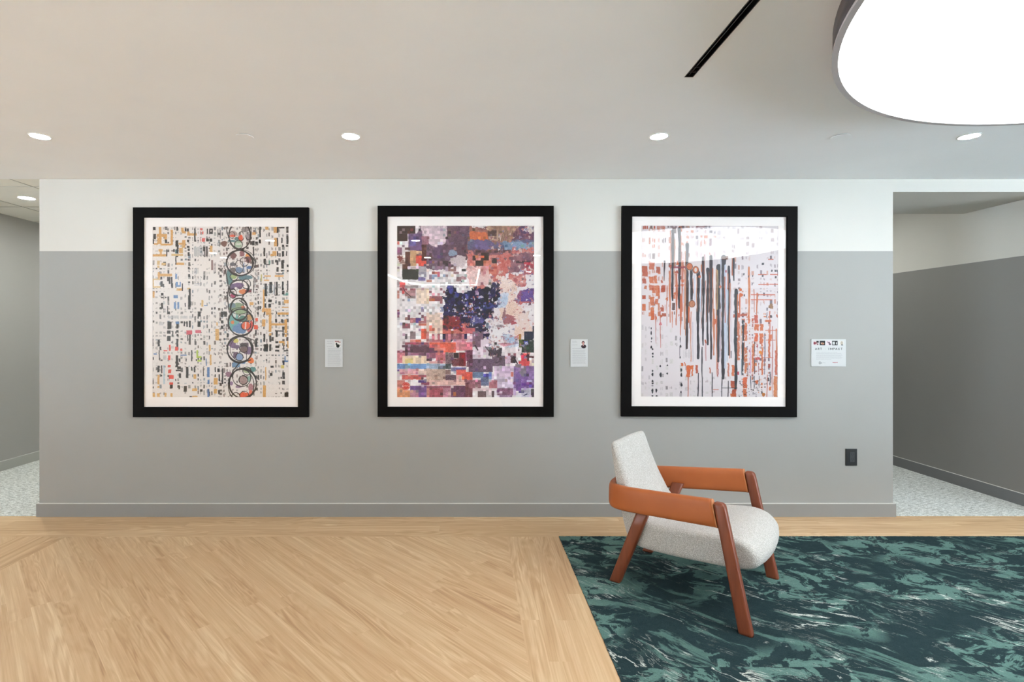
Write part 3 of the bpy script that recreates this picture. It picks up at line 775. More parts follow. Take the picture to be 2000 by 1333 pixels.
    for a in [(318,165,190,205,lw),(300,580,195,195,lw+4),(330,570,180,185,9),(395,215,72,68,12),(360,570,62,56,10),(295,695,56,58,10),(345,1100,205,230,lw+3),(320,1130,200,240,12),(355,1050,66,68,13),(330,1010,140,135,12),(410,910,62,62,11),(300,-10,120,50,12),(450,90,50,55,10),(345,95,70,60,8),(240,1300,60,60,12),(370,1290,70,70,10)]:
        c.ring(*a, lc)
    c.line([(470,740),(280,800),(190,920),(180,1000)],15,lc); c.line([(410,610),(400,740)],8,lc); c.line([(420,400),(520,440),(540,540)],10,lc); c.line([(200,880),(400,880),(460,960)],10,lc)
    return c

# ---- picture 2: coloured mosaic breaking into paint
def art_mosaic():
    c = Canvas(775.6, 441.2, 1043.2, 776.3, 1.6, (232, 222, 222), 33); rr = random.Random(9)
    CW = 5.26
    f = [c.fractal(42, 6, s, .62) for s in (1, 2, 3, 4)]
    H, W = c.H, c.W
    yy, xx = np.mgrid[0:H, 0:W]; px = c.x0 + xx / c.res; py = c.y0 + yy / c.res
    def put(mask, cols, fld, soft=14):
        cols = np.array(cols, float); t = np.clip((fld - .3) / .4, 0, .999) * (len(cols) - 1)
        i = t.astype(int); fr = (t - i)[..., None]
        v = cols[i] * (1 - fr) + cols[np.minimum(i + 1, len(cols) - 1)] * fr
        m = mask[..., None]; c.a[:] = np.where(m, v + c.g.randn(H, W, 1) * soft, c.a)
    def reg(x0, y0, x1, y1, th=.5, k=3, edge=14.):
        """ragged box: true inside, broken up near its borders"""
        d = np.minimum(np.minimum(px - x0, x1 - px), np.minimum(py - y0, y1 - py)) / edge
        return (d + (f[k] - th) * 5) > 0
    WINE = [(96, 62, 74), (128, 84, 96), (156, 104, 112), (110, 72, 90)]
    ROSE = [(206, 128, 122), (190, 92, 84), (214, 150, 140), (176, 84, 88)]
    BLUSH = [(232, 206, 196), (224, 190, 172), (236, 214, 206)]
    NAVY = [(26, 20, 34), (44, 34, 92), (24, 18, 26), (70, 70, 150), (34, 26, 40)]
    PLUM = [(78, 54, 70), (104, 76, 108), (86, 62, 84)]
    LILAC = [(212, 196, 220), (196, 172, 206), (222, 208, 224)]
    # right side and top paint
    put(reg(868, 436, 1050, 505, .45, 0), [(92,60,66),(150,96,92),(170,120,104),(110,70,78),(190,150,130)], f[1])
    put(reg(916, 452, 952, 472, .5, 1, 5.), [(190,84,54),(206,110,70),(150,70,60)], f[2])
    put(reg(955, 440, 1016, 472, .5, 2, 7.), [(196,162,134),(150,112,96),(206,176,148),(100,70,62)], f[3])
    put(reg(1000, 440, 1046, 470, .5, 1, 6.), [(150,90,100),(96,60,92),(176,110,110)], f[0])
    put(reg(912, 470, 1046, 488, .5, 0, 5.), [(116,96,140),(90,90,120),(136,156,180)], f[2])
    put(reg(984, 474, 1046, 488, .5, 2, 4.), [(118,140,166),(136,160,188),(104,124,150)], f[1])
    put(reg(905, 488, 1046, 530, .46, 1, 9.), WINE + ROSE, f[2])
    put(reg(990, 492, 1046, 532, .5, 3, 6.), WINE, f[0])
    put(reg(930, 498, 990, 575, .44, 2, 12.), ROSE + [(200, 120, 100)], f[1])
    put(reg(915, 520, 960, 560, .5, 0, 8.), [(216,166,160),(196,120,120),(226,190,186)], f[3])
    put(reg(990, 530, 1030, 560, .55, 1, 7.), ROSE, f[2])
    put(reg(952, 596, 1046, 700, .42, 1, 8.), [(230,220,222),(226,212,214),(234,226,226)], f[3], 5); put(reg(978, 545, 1014, 625, .5, 3, 8.), BLUSH, f[0]); put(reg(1005, 600, 1034, 655, .5, 0, 7.), BLUSH, f[2])
    put(reg(1010, 565, 1040, 596, .55, 0, 7.), [(190,84,96),(206,110,104),(90,60,130)], f[2])
    put(reg(1020, 568, 1040, 586, .5, 1, 4.), [(90,64,130),(110,80,150)], f[2])
    put(reg(962, 576, 990, 604, .56, 2, 6.), [(140,158,190),(170,186,210),(220,220,228)], f[1])
    put(reg(980, 612, 1010, 640, .62, 0, 7.), [(170,104,110),(150,96,100)], f[2])
    put(reg(984, 655, 1012, 680, .6, 3, 7.), [(150,170,200),(180,140,150),(200,206,220)], f[1])
    # upper left paint
    put(reg(822, 440, 908, 520, .3, 1, 9.), [(110,80,96),(92,66,84),(134,104,128),(84,62,74)], f[0])
    put(reg(825, 440, 872, 462, .5, 2, 5.), [(206,182,188),(214,192,198),(190,160,166)], f[1])
    c.T = (775, 440, 7.889)
    c.ell(620,190,145,150,(208,184,192),.96,5,.03)
    for y in range(60,330,26): c.line([(500,y),(720,y+8)],4,(190,164,174),.6)
    c.ell(660,420,110,110,(98,72,100),.95,8,.05); c.rect(700,300,1065,480,(96,68,84),.8,12,.6)
    c.ell(950,560,130,90,(206,188,190),.9,12,.12); c.ell(860,430,70,50,(140,156,180),.7,14,.1)
    c.rect(180,130,385,390,(108,78,120),.95,10,.4); c.rect(200,230,300,320,(96,90,150),.8,10,.4)
    c.rect(385,170,490,300,(160,104,116),.8,16,.6)
    # mosaic blocks, upper left
    R_ = lambda L, col, **k: c.rects(L, col, **k)
    R_([(0,10,285,130),(0,130,165,245)],(58,38,32),jit=8); R_([(165,90,205,133),(205,50,250,90)],(96,50,36)); R_([(40,92,82,133),(82,50,124,92)],(140,116,124))
    R_([(385,300,455,550),(130,410,205,640),(85,600,165,710)],(86,44,32),jit=14); R_([(205,390,300,630)],(190,150,112),jit=12,rough=.5); R_([(300,400,385,450)],(214,176,140),rough=.6)
    R_([(295,470,385,590),(330,550,455,600),(335,590,415,632)],(226,82,68),jit=8); R_([(0,250,40,300)],(214,110,100)); R_([(0,345,80,460)],(130,84,104),jit=12)
    R_([(125,345,205,382)],(104,70,74)); R_([(0,460,120,600)],(206,186,180),op=.7,jit=22,rough=.8); c.ell(60,510,50,40,(130,50,40),.8,20,.3); c.ell(90,570,40,30,(160,120,110),.8,20,.3)
    R_([(80,305,120,340),(0,640,40,675),(540,638,580,672),(710,638,748,672)],(136,112,120)); R_([(165,635,215,680)],(214,200,216)); R_([(215,640,380,678)],(196,176,176))
    R_([(85,680,335,840),(90,705,330,835)],(46,48,42),jit=10,rough=.8); R_([(335,638,455,720)],(178,170,176)); R_([(335,720,455,800)],(150,144,158)); R_([(335,762,412,802)],(214,206,206)); R_([(330,802,412,858),(412,810,440,858)],(126,112,166))
    R_([(455,680,495,720),(455,600,495,625)],(214,184,180)); R_([(540,555,580,590)],(168,110,84)); R_([(495,430,538,590)],(76,52,58)); R_([(500,550,540,590)],(88,66,110))
    R_([(625,555,700,630)],(128,92,104)); R_([(625,555,660,630)],(82,56,66)); R_([(710,550,790,600),(750,600,800,632),(800,560,830,600)],(56,38,38),rough=.4)
    R_([(540,720,625,755)],(180,104,84)); R_([(625,720,663,800)],(190,90,110)); R_([(498,762,540,838)],(140,120,136)); R_([(540,762,622,800),(540,800,580,838)],(140,156,186)); R_([(458,845,538,880)],(206,140,124))
    R_([(710,762,750,800)],(130,142,166)); R_([(750,762,790,800)],(170,140,144)); R_([(622,845,662,880)],(200,196,196)); R_([(790,640,830,712),(830,680,912,712),(875,635,914,712)],(130,94,96)); R_([(750,640,790,712)],(190,166,186))
    R_([(875,720,960,755),(920,800,1000,870)],(150,110,114),rough=.8); R_([(1000,675,1065,712)],(46,34,32)); R_([(990,790,1065,840)],(176,130,134),rough=.9)
    R_([(335,55,370,92),(790,95,830,130),(750,180,790,215),(1040,385,1065,425)],(48,30,34)); R_([(0,845,40,960)],(190,170,172)); R_([(40,880,130,960),(80,960,120,1060)],(214,84,84),rough=.8); R_([(120,930,330,968)],(150,136,136)); R_([(40,975,160,1010),(205,975,290,1008)],(160,94,104))
    R_([(125,1008,290,1100)],(186,140,140)); R_([(165,1095,290,1132)],(150,130,128)); R_([(0,1010,40,1055),(0,1060,40,1132)],(196,130,116)); R_([(85,1140,120,1172)],(150,136,140)); R_([(165,1132,205,1175)],(146,160,188)); R_([(300,975,495,1215)],(230,206,188),jit=5); R_([(455,985,495,1210)],(226,200,170))
    R_([(498,1010,538,1050),(665,970,705,1008),(710,1010,748,1050)],(140,92,100)); R_([(750,1050,790,1090)],(96,60,70)); R_([(540,1050,580,1090),(625,1050,665,1090)],(206,140,144)); R_([(498,1095,705,1172),(665,1172,705,1212)],(150,90,96),jit=12); R_([(498,1132,580,1172)],(186,110,80)); R_([(625,1215,662,1255)],(196,186,180))
    R_([(375,1262,412,1333)],(140,134,176)); R_([(668,1262,790,1333)],(150,156,190)); R_([(0,1305,40,1333)],(150,84,100))
    c.line([(95,960),(130,1030),(215,1100)],9,(60,24,30))
    # dark heart
    put(reg(878, 560, 962, 620, .5, 0, 15.), NAVY, f[1], 8); put(reg(856, 590, 934, 664, .5, 1, 15.), NAVY, f[2], 8); put(reg(915, 600, 945, 640, .5, 2, 5.), NAVY, f[0], 8)
    c.T = (909, 440, 7.889)
    R_([(25,1010,275,1190),(275,1050,360,1220),(45,1090,200,1260)],(36,26,62),op=.85,jit=12,rough=.4); R_([(290,1060,360,1210)],(30,24,28)); R_([(0,1262,120,1333)],(34,24,42)); R_([(195,1092,235,1135)],(150,156,196)); R_([(0,1060,45,1140),(0,1180,40,1260)],(84,80,150)); R_([(60,1200,110,1330)],(170,84,50),rough=.9); R_([(150,1020,200,1080)],(200,170,196),rough=.9)
    R_([(360,1095,400,1132)],(90,70,110)); R_([(240,425,360,545),(155,545,278,630),(110,470,160,545)],(56,34,30),jit=8); R_([(235,470,290,505)],(222,98,58)); R_([(150,465,200,505)],(200,120,80)); R_([(405,508,485,590)],(52,36,36)); R_([(318,590,358,630)],(56,34,32)); R_([(345,80,480,170)],(92,66,60),jit=10); R_([(445,390,525,425),(155,390,235,425)],(70,44,44)); R_([(285,550,400,630),(360,600,490,690),(365,690,480,760)],(206,118,98),jit=10); R_([(360,675,430,715),(405,640,485,672)],(170,62,48)); R_([(780,550,990,588)],(66,40,44)); R_([(900,575,1055,760)],(170,70,80),jit=14,op=.8)
    R_([(900,570,1050,610)],(214,60,76),op=.6,jit=25); c.ell(910,70,75,60,(86,58,98),.95,8,.1); c.ell(1010,60,60,60,(226,214,210),.95,4,.15)
    for k in range(10):
        x = 520 + k * 34; c.line([(x,rr.uniform(60,110)),(x+rr.uniform(-40,40),rr.uniform(200,290))],6,(84,58,54),.8)
    c.ring(740,110,80,75,6,(150,116,96)); c.ell(585,800,22,18,(232,220,216)); c.ell(800,765,22,18,(236,226,226)); c.ell(365,935,40,26,(228,216,216),.9,5,.3)
    for k in range(70):
        c.ell(rr.uniform(500,1060),rr.uniform(700,1333),rr.uniform(3,14),rr.uniform(3,14),rr.choice([(230,222,222),(90,70,84),(190,100,104),(120,90,140)]),.8,8,.3)
    # lower left mosaic
    c.T = (775, 608, 7.889)
    R_([(0,25,40,60),(0,62,40,100),(165,62,205,105),(335,25,370,60),(375,62,415,105)],(130,84,100)); R_([(125,105,205,140)],(150,100,108)); R_([(165,100,205,140)],(96,64,72)); R_([(290,105,372,185)],(88,56,130),jit=10); R_([(205,105,290,185),(415,80,495,185),(335,150,455,185)],(178,110,114),jit=10); R_([(335,190,495,225)],(210,114,92)); R_([(85,190,205,268)],(140,84,96)); R_([(125,195,165,232)],(186,80,96))
    R_([(455,25,705,350)],(228,200,184),jit=4); R_([(500,190,538,225)],(232,220,222)); R_([(500,270,580,308),(500,230,540,270)],(216,112,96)); R_([(540,190,576,225)],(206,186,176)); R_([(335,270,372,308)],(150,120,150)); R_([(375,272,455,432)],(218,96,74),jit=7); R_([(455,315,495,475)],(196,130,130)); R_([(205,315,290,432)],(142,120,122)); R_([(125,355,162,435)],(116,104,110)); R_([(540,355,580,470),(630,355,662,470)],(190,104,116)); R_([(585,355,628,440)],(226,200,196)); R_([(665,355,705,440)],(234,224,224))
    R_([(205,440,375,480)],(214,138,128)); R_([(290,440,375,480)],(208,104,80)); R_([(500,440,830,480)],(180,104,112),jit=10); R_([(710,440,748,475)],(120,80,150)); R_([(705,145,830,300),(705,300,870,350)],(206,106,92),jit=14); R_([(830,190,1065,350)],(204,112,104),jit=20); R_([(835,270,872,310),(875,230,914,268)],(232,222,224)); R_([(750,355,1000,440)],(150,90,104),jit=12); R_([(790,355,830,440),(1000,355,1040,440)],(206,128,140)); R_([(870,440,1000,480)],(216,150,164)); R_([(1000,440,1065,520)],(190,110,130))
    R_([(125,482,495,522)],(160,80,94),jit=8); R_([(205,482,290,520)],(190,80,104)); R_([(375,482,415,520)],(104,70,120)); R_([(500,482,910,640)],(220,98,76),jit=10); R_([(500,520,665,562)],(212,120,116)); R_([(915,480,1065,610)],(206,128,136),jit=10); R_([(80,525,125,560),(125,525,580,645)],(102,66,82),jit=8); R_([(165,562,205,605)],(176,120,150)); R_([(495,525,580,565)],(200,90,96)); R_([(580,565,750,610)],(212,130,122)); R_([(0,610,130,645)],(140,74,92)); R_([(500,610,720,645)],(110,70,96)); R_([(600,640,750,770)],(200,110,120),jit=14)
    R_([(125,645,165,725),(335,645,455,725)],(112,72,92)); R_([(165,645,335,685)],(160,104,130)); R_([(0,645,125,800)],(206,124,132),jit=14); R_([(85,690,500,808)],(234,206,178),jit=8); R_([(125,730,250,805)],(222,200,120),op=.7); R_([(458,645,500,730)],(176,110,150)); R_([(500,645,600,730)],(150,90,110)); R_([(458,732,540,770)],(76,46,66)); R_([(500,772,750,808)],(214,160,156)); R_([(670,772,708,808)],(160,80,96))
    R_([(0,815,455,892)],(110,142,190),jit=14); R_([(205,825,455,880)],(124,160,206),op=.7,jit=16); R_([(125,825,205,892)],(128,150,140),op=.6); R_([(455,815,750,892)],(160,176,200),jit=14); R_([(640,850,750,900)],(90,98,104),op=.8,rough=.8,jit=22)
    R_([(750,640,870,815)],(120,92,100),jit=36); R_([(875,645,955,725)],(56,34,36)); R_([(960,640,1065,850)],(140,30,40),jit=24); R_([(850,730,1030,850)],(96,26,34),op=.8,jit=30,rough=.9); R_([(750,815,835,892)],(62,72,72),jit=14); R_([(840,870,1065,930)],(90,80,130),op=.9,jit=26); R_([(890,868,1005,880)],(150,160,226))
    R_([(0,900,40,935),(40,940,120,975),(290,940,330,975)],(96,66,130)); R_([(40,895,330,975)],(214,142,148),op=.75,jit=10); R_([(330,895,455,980)],(226,196,184),jit=8); R_([(80,985,375,1058)],(206,98,90),jit=14); R_([(330,985,455,1022)],(170,90,104)); R_([(455,895,750,1100)],(196,166,150),jit=16); R_([(580,980,625,1015)],(140,112,104)); R_([(375,1022,412,1060)],(100,60,64)); R_([(750,985,914,1100)],(104,76,90),jit=30); R_([(750,905,830,980)],(130,100,96),jit=20); R_([(915,905,1065,985)],(214,96,86),jit=14); R_([(915,985,1005,1060)],(226,170,166)); R_([(1005,985,1065,1062)],(220,90,76))
    R_([(120,1065,332,1145)],(238,230,230),jit=3); R_([(332,1105,375,1188)],(236,226,226)); R_([(330,1065,455,1105)],(92,64,130),jit=8); R_([(375,1105,500,1145)],(150,80,104)); R_([(500,1065,1065,1145)],(222,180,172),jit=10); R_([(0,1065,125,1200)],(206,130,120),jit=12); R_([(205,1152,335,1222)],(110,80,140),jit=10)
    R_([(0,1195,120,1333)],(222,150,110),jit=12); R_([(120,1222,205,1333)],(206,140,100)); R_([(205,1222,335,1333)],(176,124,140),jit=10); R_([(335,1150,460,1333)],(116,80,140),jit=10); R_([(460,1188,500,1333)],(214,140,136)); R_([(460,1150,830,1190)],(150,90,110),jit=12); R_([(500,1190,710,1333)],(160,76,92),jit=12); R_([(710,1190,830,1333)],(180,130,150),jit=14); R_([(790,1230,835,1333)],(206,170,176)); R_([(835,1150,1065,1333)],(100,60,90),jit=18); R_([(870,1250,914,1310)],(176,100,60)); R_([(835,1150,875,1190)],(226,206,210))
    for k in range(14):
        x = 500 + k * 24; R_([(x,1190,x+10,1333)],(190,110,120),op=.4)
    put(reg(862, 612, 905, 648, .52, 2, 6.), [(40,22,26),(150,40,44),(60,30,70),(206,90,84)], f[0], 8)
    # lower right
    c.T = (909, 608, 7.889)
    R_([(0,0,280,190),(40,130,210,330)],(40,30,60),op=.8,jit=22,rough=.8); R_([(80,70,270,190)],(100,96,160),op=.75,jit=20,rough=.9); R_([(0,260,150,350)],(186,96,100),jit=10); R_([(25,355,110,480)],(230,196,206)); R_([(0,480,110,600)],(220,120,136),jit=10); R_([(0,605,110,770)],(160,90,120),jit=12)
    R_([(110,315,275,560)],(130,98,116),jit=10); R_([(110,560,235,730),(235,440,360,770)],(226,208,218),jit=6); R_([(278,315,360,350)],(206,174,190)); R_([(318,190,360,268)],(122,134,150)); R_([(410,230,440,265)],(190,176,180)); R_([(360,60,402,100)],(176,110,120))
    R_([(360,565,560,690)],(72,58,68),jit=18,rough=.8); R_([(445,480,485,520)],(60,50,52)); R_([(50,735,420,940)],(110,86,108),jit=14); R_([(410,690,612,850)],(104,82,98),jit=14); R_([(278,850,320,898)],(206,176,206)); R_([(20,600,110,860)],(90,40,60),op=.7,jit=24,rough=.9)
    c.line([(470,800),(540,770)],12,(60,44,58)); c.line([(540,720),(530,760)],10,(60,44,58)); c.line([(150,530),(190,600)],20,(60,44,50)); c.line([(310,550),(380,640),(420,660)],16,(80,52,60))
    R_([(612,690,695,815)],(206,176,196),jit=12); R_([(655,650,695,690),(740,650,780,690)],(150,90,100)); R_([(700,690,775,800)],(70,36,46),jit=20,rough=.8); c.line([(740,700),(800,810)],20,(40,24,32))
    R_([(820,355,860,440)],(176,120,60)); R_([(905,315,1055,480)],(40,40,60),jit=14); R_([(865,440,1055,640)],(46,54,46),jit=14,rough=.5); R_([(905,460,970,520)],(90,96,180),rough=.8); R_([(1035,230,1060,330)],(60,52,56)); R_([(825,440,880,560)],(90,100,50),jit=12,rough=.5); R_([(920,480,960,520)],(214,214,236),rough=.8)
    R_([(860,650,985,850),(820,770,1005,815)],(220,84,84),jit=10); R_([(910,695,1055,725),(950,640,985,770)],(90,34,36)); R_([(870,690,910,770)],(206,60,80)); R_([(990,740,1060,940)],(234,204,190),jit=8)
    R_([(445,850,740,1100)],(216,192,212),jit=6); R_([(405,980,530,1062)],(220,200,216)); R_([(530,855,700,960)],(208,180,208)); R_([(700,940,740,1010)],(190,110,100)); R_([(490,1020,780,1190)],(216,198,218),jit=6); R_([(660,1020,695,1060)],(170,150,170)); R_([(740,1110,780,1300)],(196,170,206))
    R_([(745,850,1060,1190)],(142,110,160),jit=12); R_([(780,940,960,1230)],(126,92,150),jit=12); R_([(945,1065,1030,1100)],(196,184,216)); R_([(865,1110,1030,1150)],(108,60,140)); R_([(860,1190,1010,1333)],(196,190,206),jit=10); R_([(820,1230,905,1262)],(90,76,130)); R_([(780,1270,865,1315)],(232,222,232)); R_([(1010,1200,1060,1333)],(90,84,86),jit=10)
    c.ell(890,930,52,85,(136,124,136),.95,6,.08); c.rect(770,818,865,870,(120,104,112),rough=.5); c.line([(900,1300),(950,1280)],12,(50,50,90)); c.line([(990,1170),(1050,1160)],10,(50,40,80))
    R_([(0,940,110,1060)],(222,92,76),jit=14); R_([(110,940,280,1030)],(112,130,160),jit=16); R_([(278,965,360,1060)],(80,70,150),jit=14); R_([(360,940,405,1060)],(120,140,186)); R_([(235,1020,360,1150)],(104,110,136),jit=16); R_([(0,1062,240,1200)],(150,100,112),jit=16); R_([(365,1065,490,1190)],(190,120,130),jit=16); R_([(110,1190,405,1230)],(226,200,204)); R_([(0,1110,50,1333),(50,1190,110,1333)],(116,64,76),jit=12); R_([(190,1235,320,1333)],(112,90,96),jit=12); R_([(320,1230,405,1300)],(230,212,216)); R_([(405,1230,445,1333)],(90,70,80)); R_([(490,1190,735,1300)],(150,104,130),jit=14); R_([(490,1235,570,1270)],(222,196,214)); R_([(445,1225,490,1333)],(220,210,220)); R_([(500,1290,720,1333)],(160,130,156),jit=14); R_([(150,1150,190,1190)],(220,186,190))
    for k in range(60):
        c.ell(rr.uniform(380,800),rr.uniform(0,560),rr.uniform(2,9),rr.uniform(2,14),rr.choice([(120,104,112),(170,110,116),(150,160,180)]),.75,8,.3)
    c.ell(690,110,90,30,(170,100,104),.85,14,.3); c.ell(600,60,24,80,(150,104,110),.8,12,.2); c.ell(740,180,44,30,(170,84,92),.85,10,.2); c.ell(530,230,60,18,(140,120,124),.7,14,.3); c.ell(700,440,80,44,(166,184,212),.85,10,.2); c.ell(640,380,60,24,(190,200,214),.7,10,.3); c.ell(620,515,110,24,(190,130,140),.8,14,.2); c.line([(760,420),(820,370)],14,(206,110,110)); c.ell(900,150,90,150,(228,204,196),.8,6,.15); c.line([(300,395),(410,470)],18,(180,150,156),.8)
    # single stray mosaic cells
    for k in range(420):
        i, j = rr.randint(0, 50), rr.randint(0, 63)
        x, y = c.x0 + i * CW, c.y0 + j * CW
        xi, yi = min(W - 1, int((x - c.x0 + 2) * c.res)), min(H - 1, int((y - c.y0 + 2) * c.res))
        if i > 34 and 8 < j < 44: continue
        b = c.a[yi, xi] * rr.choice([.72, .85, 1.12, 1.2]) + np.array([rr.uniform(-22, 22) for _ in range(3)])
        c.T = (0, 0, 1.0); c.rect(x, y, x + CW, y + CW, tuple(np.clip(b, 20, 240)), .8, 5)
    for j in range(64):
        for i in range(51):
            if i > 30 and 2 < j < 44 or (18 < i < 30 and j < 14): continue
            xa, ya = int(i * CW * c.res), int(j * CW * c.res); xb, yb = int((i + 1) * CW * c.res), int((j + 1) * CW * c.res)
            c.a[ya:yb, xa:xb] = c.a[ya:yb, xa:xb] * (1 + .075 * rr.gauss(0, 1))
    c.T = (0, 0, 1.0)
    for k in range(150):
        x, y = rr.gauss(918, 20), rr.gauss(608, 20)
        c.ell(x, y, rr.uniform(.6, 2.6), rr.uniform(.6, 2.6), rr.choice([(206, 196, 210), (96, 90, 160), (150, 150, 196), (60, 40, 90), (24, 18, 26), (180, 96, 90), (226, 216, 220)]), .85, 8, .3)
    for k in range(260):
        x, y = rr.uniform(955, 1043), rr.uniform(442, 700)
        c.ell(x, y, rr.uniform(.6, 3.2), rr.uniform(.6, 3.2), rr.choice([(230, 220, 222), (150, 96, 104), (196, 130, 124), (110, 80, 92), (206, 180, 172), (140, 130, 160)]), .7, 8, .35)
    # red round stamp
    c.T = (775, 608, 7.889)
    c.ell(142,1158,62,62,(206,60,52)); c.ring(142,1158,50,50,5,(236,180,170)); c.rect(80,1150,205,1166,(236,200,196)); c.ell(142,1158,36,36,(212,66,56)); c.line([(115,1160),(130,1140),(142,1165),(158,1142),(168,1160)],5,(240,200,190))
    return c

# ---- picture 3: vertical drips over a pale lattice
def art_drips():
    c = Canvas(1253, 441.2, 1519.5, 775.6, 1.6, (232, 220, 222), 55); rr = random.Random(15)
    OG, RU, NK, GY = (206, 100, 56), (176, 72, 44), (52, 46, 54), (196, 188, 192)
    pale = [(206,196,192),(214,206,200),(198,186,188)]
    weave(c, 1253, 441, 1330, 620, 9, 12, lambda x, y: .8, [OG, RU, (196,120,92), (90,60,56), (190,104,70)], rr)
    weave(c, 1253, 620, 1352, 776, 7.2, 10.5, lambda x, y: .62, pale + [(150,140,140)], rr)
    weave(c, 1330, 441, 1400, 500, 9, 14, lambda x, y: .7, [(150,110,120),(110,90,100),(196,150,150),OG], rr)
    weave(c, 1432, 500, 1520, 620, 7, 8, lambda x, y: .55, [(196,170,170),(130,110,116),(206,140,120),(100,90,100)], rr)
    weave(c, 1400, 441, 1520, 500, 8, 9, lambda x, y: .5, [(206,190,192),(176,150,150)], rr)
    weave(c, 1448, 610, 1500, 745, 6.5, 6, lambda x, y: .72, [OG, RU, (150,60,50), (214,110,60), (100,80,90)], rr)
    weave(c, 1470, 735, 1500, 776, 5, 7, lambda x, y: .6, [(80,76,84),(60,56,60),OG], rr)
    weave(c, 1345, 735, 1440, 776, 7, 8, lambda x, y: .4, pale + [(150,120,120)], rr)
    # strip at the top edge
    c.T = (1252, 440, 7.889)
    for x0, x1, col in [(15,100,RU),(130,165,(110,80,70)),(185,210,RU),(235,365,RU),(400,550,(120,96,100)),(585,740,(110,90,90)),(770,810,(190,150,156)),(835,970,(110,40,44)),(1000,1065,(70,60,70))]:
        c.hatch(x0,10,x1,70 if x0 < 380 else 50,col,max(3,(x1-x0)//12),10)
    c.T = (1252, 440, 7.889)
    for x0,y0,x1,y1 in [(15,635,100,795),(125,580,205,690),(230,645,290,740),(125,800,190,900),(200,780,245,900),(20,830,80,905),(130,930,200,1010),(225,935,285,1100),(305,940,360,1040),(140,1110,205,1245),(215,1140,265,1225),(150,1270,205,1333),(300,1270,350,1333),(50,935,90,990),(300,850,330,895)]:
        c.rect(x0,y0,x1,y1,rr.choice([OG,RU,(196,92,60)]),.85,18,.9)
    def D(L, k=1.0):
        for x, y0, y1, w, col, *r in L:
            c.drip(x, y0, y1, w * k * (1.25 if w > 20 else 1), col, *(r or [.5]))
            if w >= 24 and sum(col) < 240:
                for sd in (-1, 1):
                    if rr.random() < .8: c.drip(x + sd * w * rr.uniform(.75, 1.0), y0 + rr.uniform(0, 260), y1 - rr.uniform(60, 500), rr.uniform(7, 15), rr.choice([(200, 112, 72), (186, 96, 62), (206, 146, 110), (150, 84, 62)]), .4)
    S3 = (206,206,214)
    # coordinates run on from the top pictures into the lower half
    D([(355,560,860,20,(70,50,50),.6),(485,90,1160,34,NK,.5),(590,60,1270,30,NK,.3),(705,300,900,34,NK,.1),(712,860,1900,36,(66,44,42),.5),(775,640,1180,34,NK,.4),(880,730,2050,32,NK,.3),(955,500,870,26,(64,44,48),.1),(958,800,1850,26,NK,.4),(1025,680,1840,28,NK,.4),(1062,480,1333,16,NK,.3)])
    D([(445,740,1500,22,(206,120,84),.6),(545,760,1540,24,(200,110,80),.6),(635,560,1330,22,(196,120,100),.5),(675,700,1600,22,(206,140,112),.4),(610,1100,1700,24,(206,104,66),.7),(860,800,1333,10,(190,120,84),.3),(740,1260,1500,20,OG,.3),(665,1000,1333,12,(206,160,140),.5),(400,940,1560,14,(200,130,110),.7),(300,1333,1890,12,(196,100,84),.6),(230,1380,1830,11,(190,110,100),.6),(485,1340,1580,13,OG,.5),(770,1340,2100,14,(206,130,100),.4)])
    D([(740,760,1180,14,(206,206,216),.2),(820,780,1230,16,(206,206,220),.2),(915,780,1333,16,(196,204,220),.2),(650,900,1200,12,(196,190,206),.2),(800,1500,2100,14,(206,196,204),.2)])
    for x, y in [(450,640),(550,725),(640,655),(545,930),(400,1140),(560,590),(520,1055),(635,930),(640,860),(330,980)]: c.ell(x,y,rr.uniform(18,30),rr.uniform(18,34),rr.choice([OG,RU,(206,110,70)]),.9,12,.25)
    c.rect(500,640,690,668,(140,40,60),.8,10,.6)
    for x, y in [(745,640),(840,690),(785,1215)]:
        c.ell(x,y,48,52,(206,110,66) if y != 1215 else (190,120,84),.95,14,.05); c.ring(x,y,46,52,8,(110,60,44)); c.ring(x,y,56,62,4,(226,214,206))
    c.ell(840,690,20,34,(228,214,210)); c.ell(900,795,22,22,OG,.95,8,.1)
    # right half
    c.T = (1386, 440, 7.889)
    c.ell(75,560,58,70,(222,208,212),.95,4,.03)
    D([(22,480,2060,30,(62,50,58),.45),(135,640,2100,44,NK,.3),(210,500,2360,44,NK,.35),(295,640,2000,24,NK,.35),(368,520,850,26,(60,56,62),.6),(405,1005,2520,34,(48,50,58),.25),(515,1480,2300,26,(46,50,58),.35),(695,1800,2290,12,NK,.3)])
    D([(175,520,1333,14,(196,196,210),.2),(240,620,2200,22,(200,204,222),.2),(270,1000,2100,18,(186,196,212),.3),(75,1000,2000,16,(236,226,226),.1),(65,1300,2000,22,(200,120,84),.4),(165,1300,2100,20,(196,176,186),.2),(235,800,1500,14,(190,110,90),.3),(310,900,2050,16,(190,120,96),.4),(110,1400,2300,18,(200,120,90),.6),(330,1000,1800,12,(206,190,196),.2),(120,700,1300,10,(206,170,110),.3)])
    D([(605,650,1400,22,(206,120,76),.3),(685,990,1340,12,(190,120,96),.3),(730,1050,1400,18,(200,110,72),.3),(460,1090,1370,18,OG,.2),(925,1330,1800,12,(190,90,64),.2),(970,1560,2500,8,(180,100,90),.2),(1030,1600,2300,16,(206,112,72),.3)])
    c.ell(475,995,22,22,OG,.95,6,.05); c.ell(482,1075,32,30,OG,.95,6,.1); c.rect(185,480,285,530,(110,60,40),.9,16,.8); c.ell(250,712,10,22,(160,50,60)); c.ell(162,950,20,22,(200,110,80))
    c.ell(945,1250,36,40,(150,110,80),.9,16,.15)
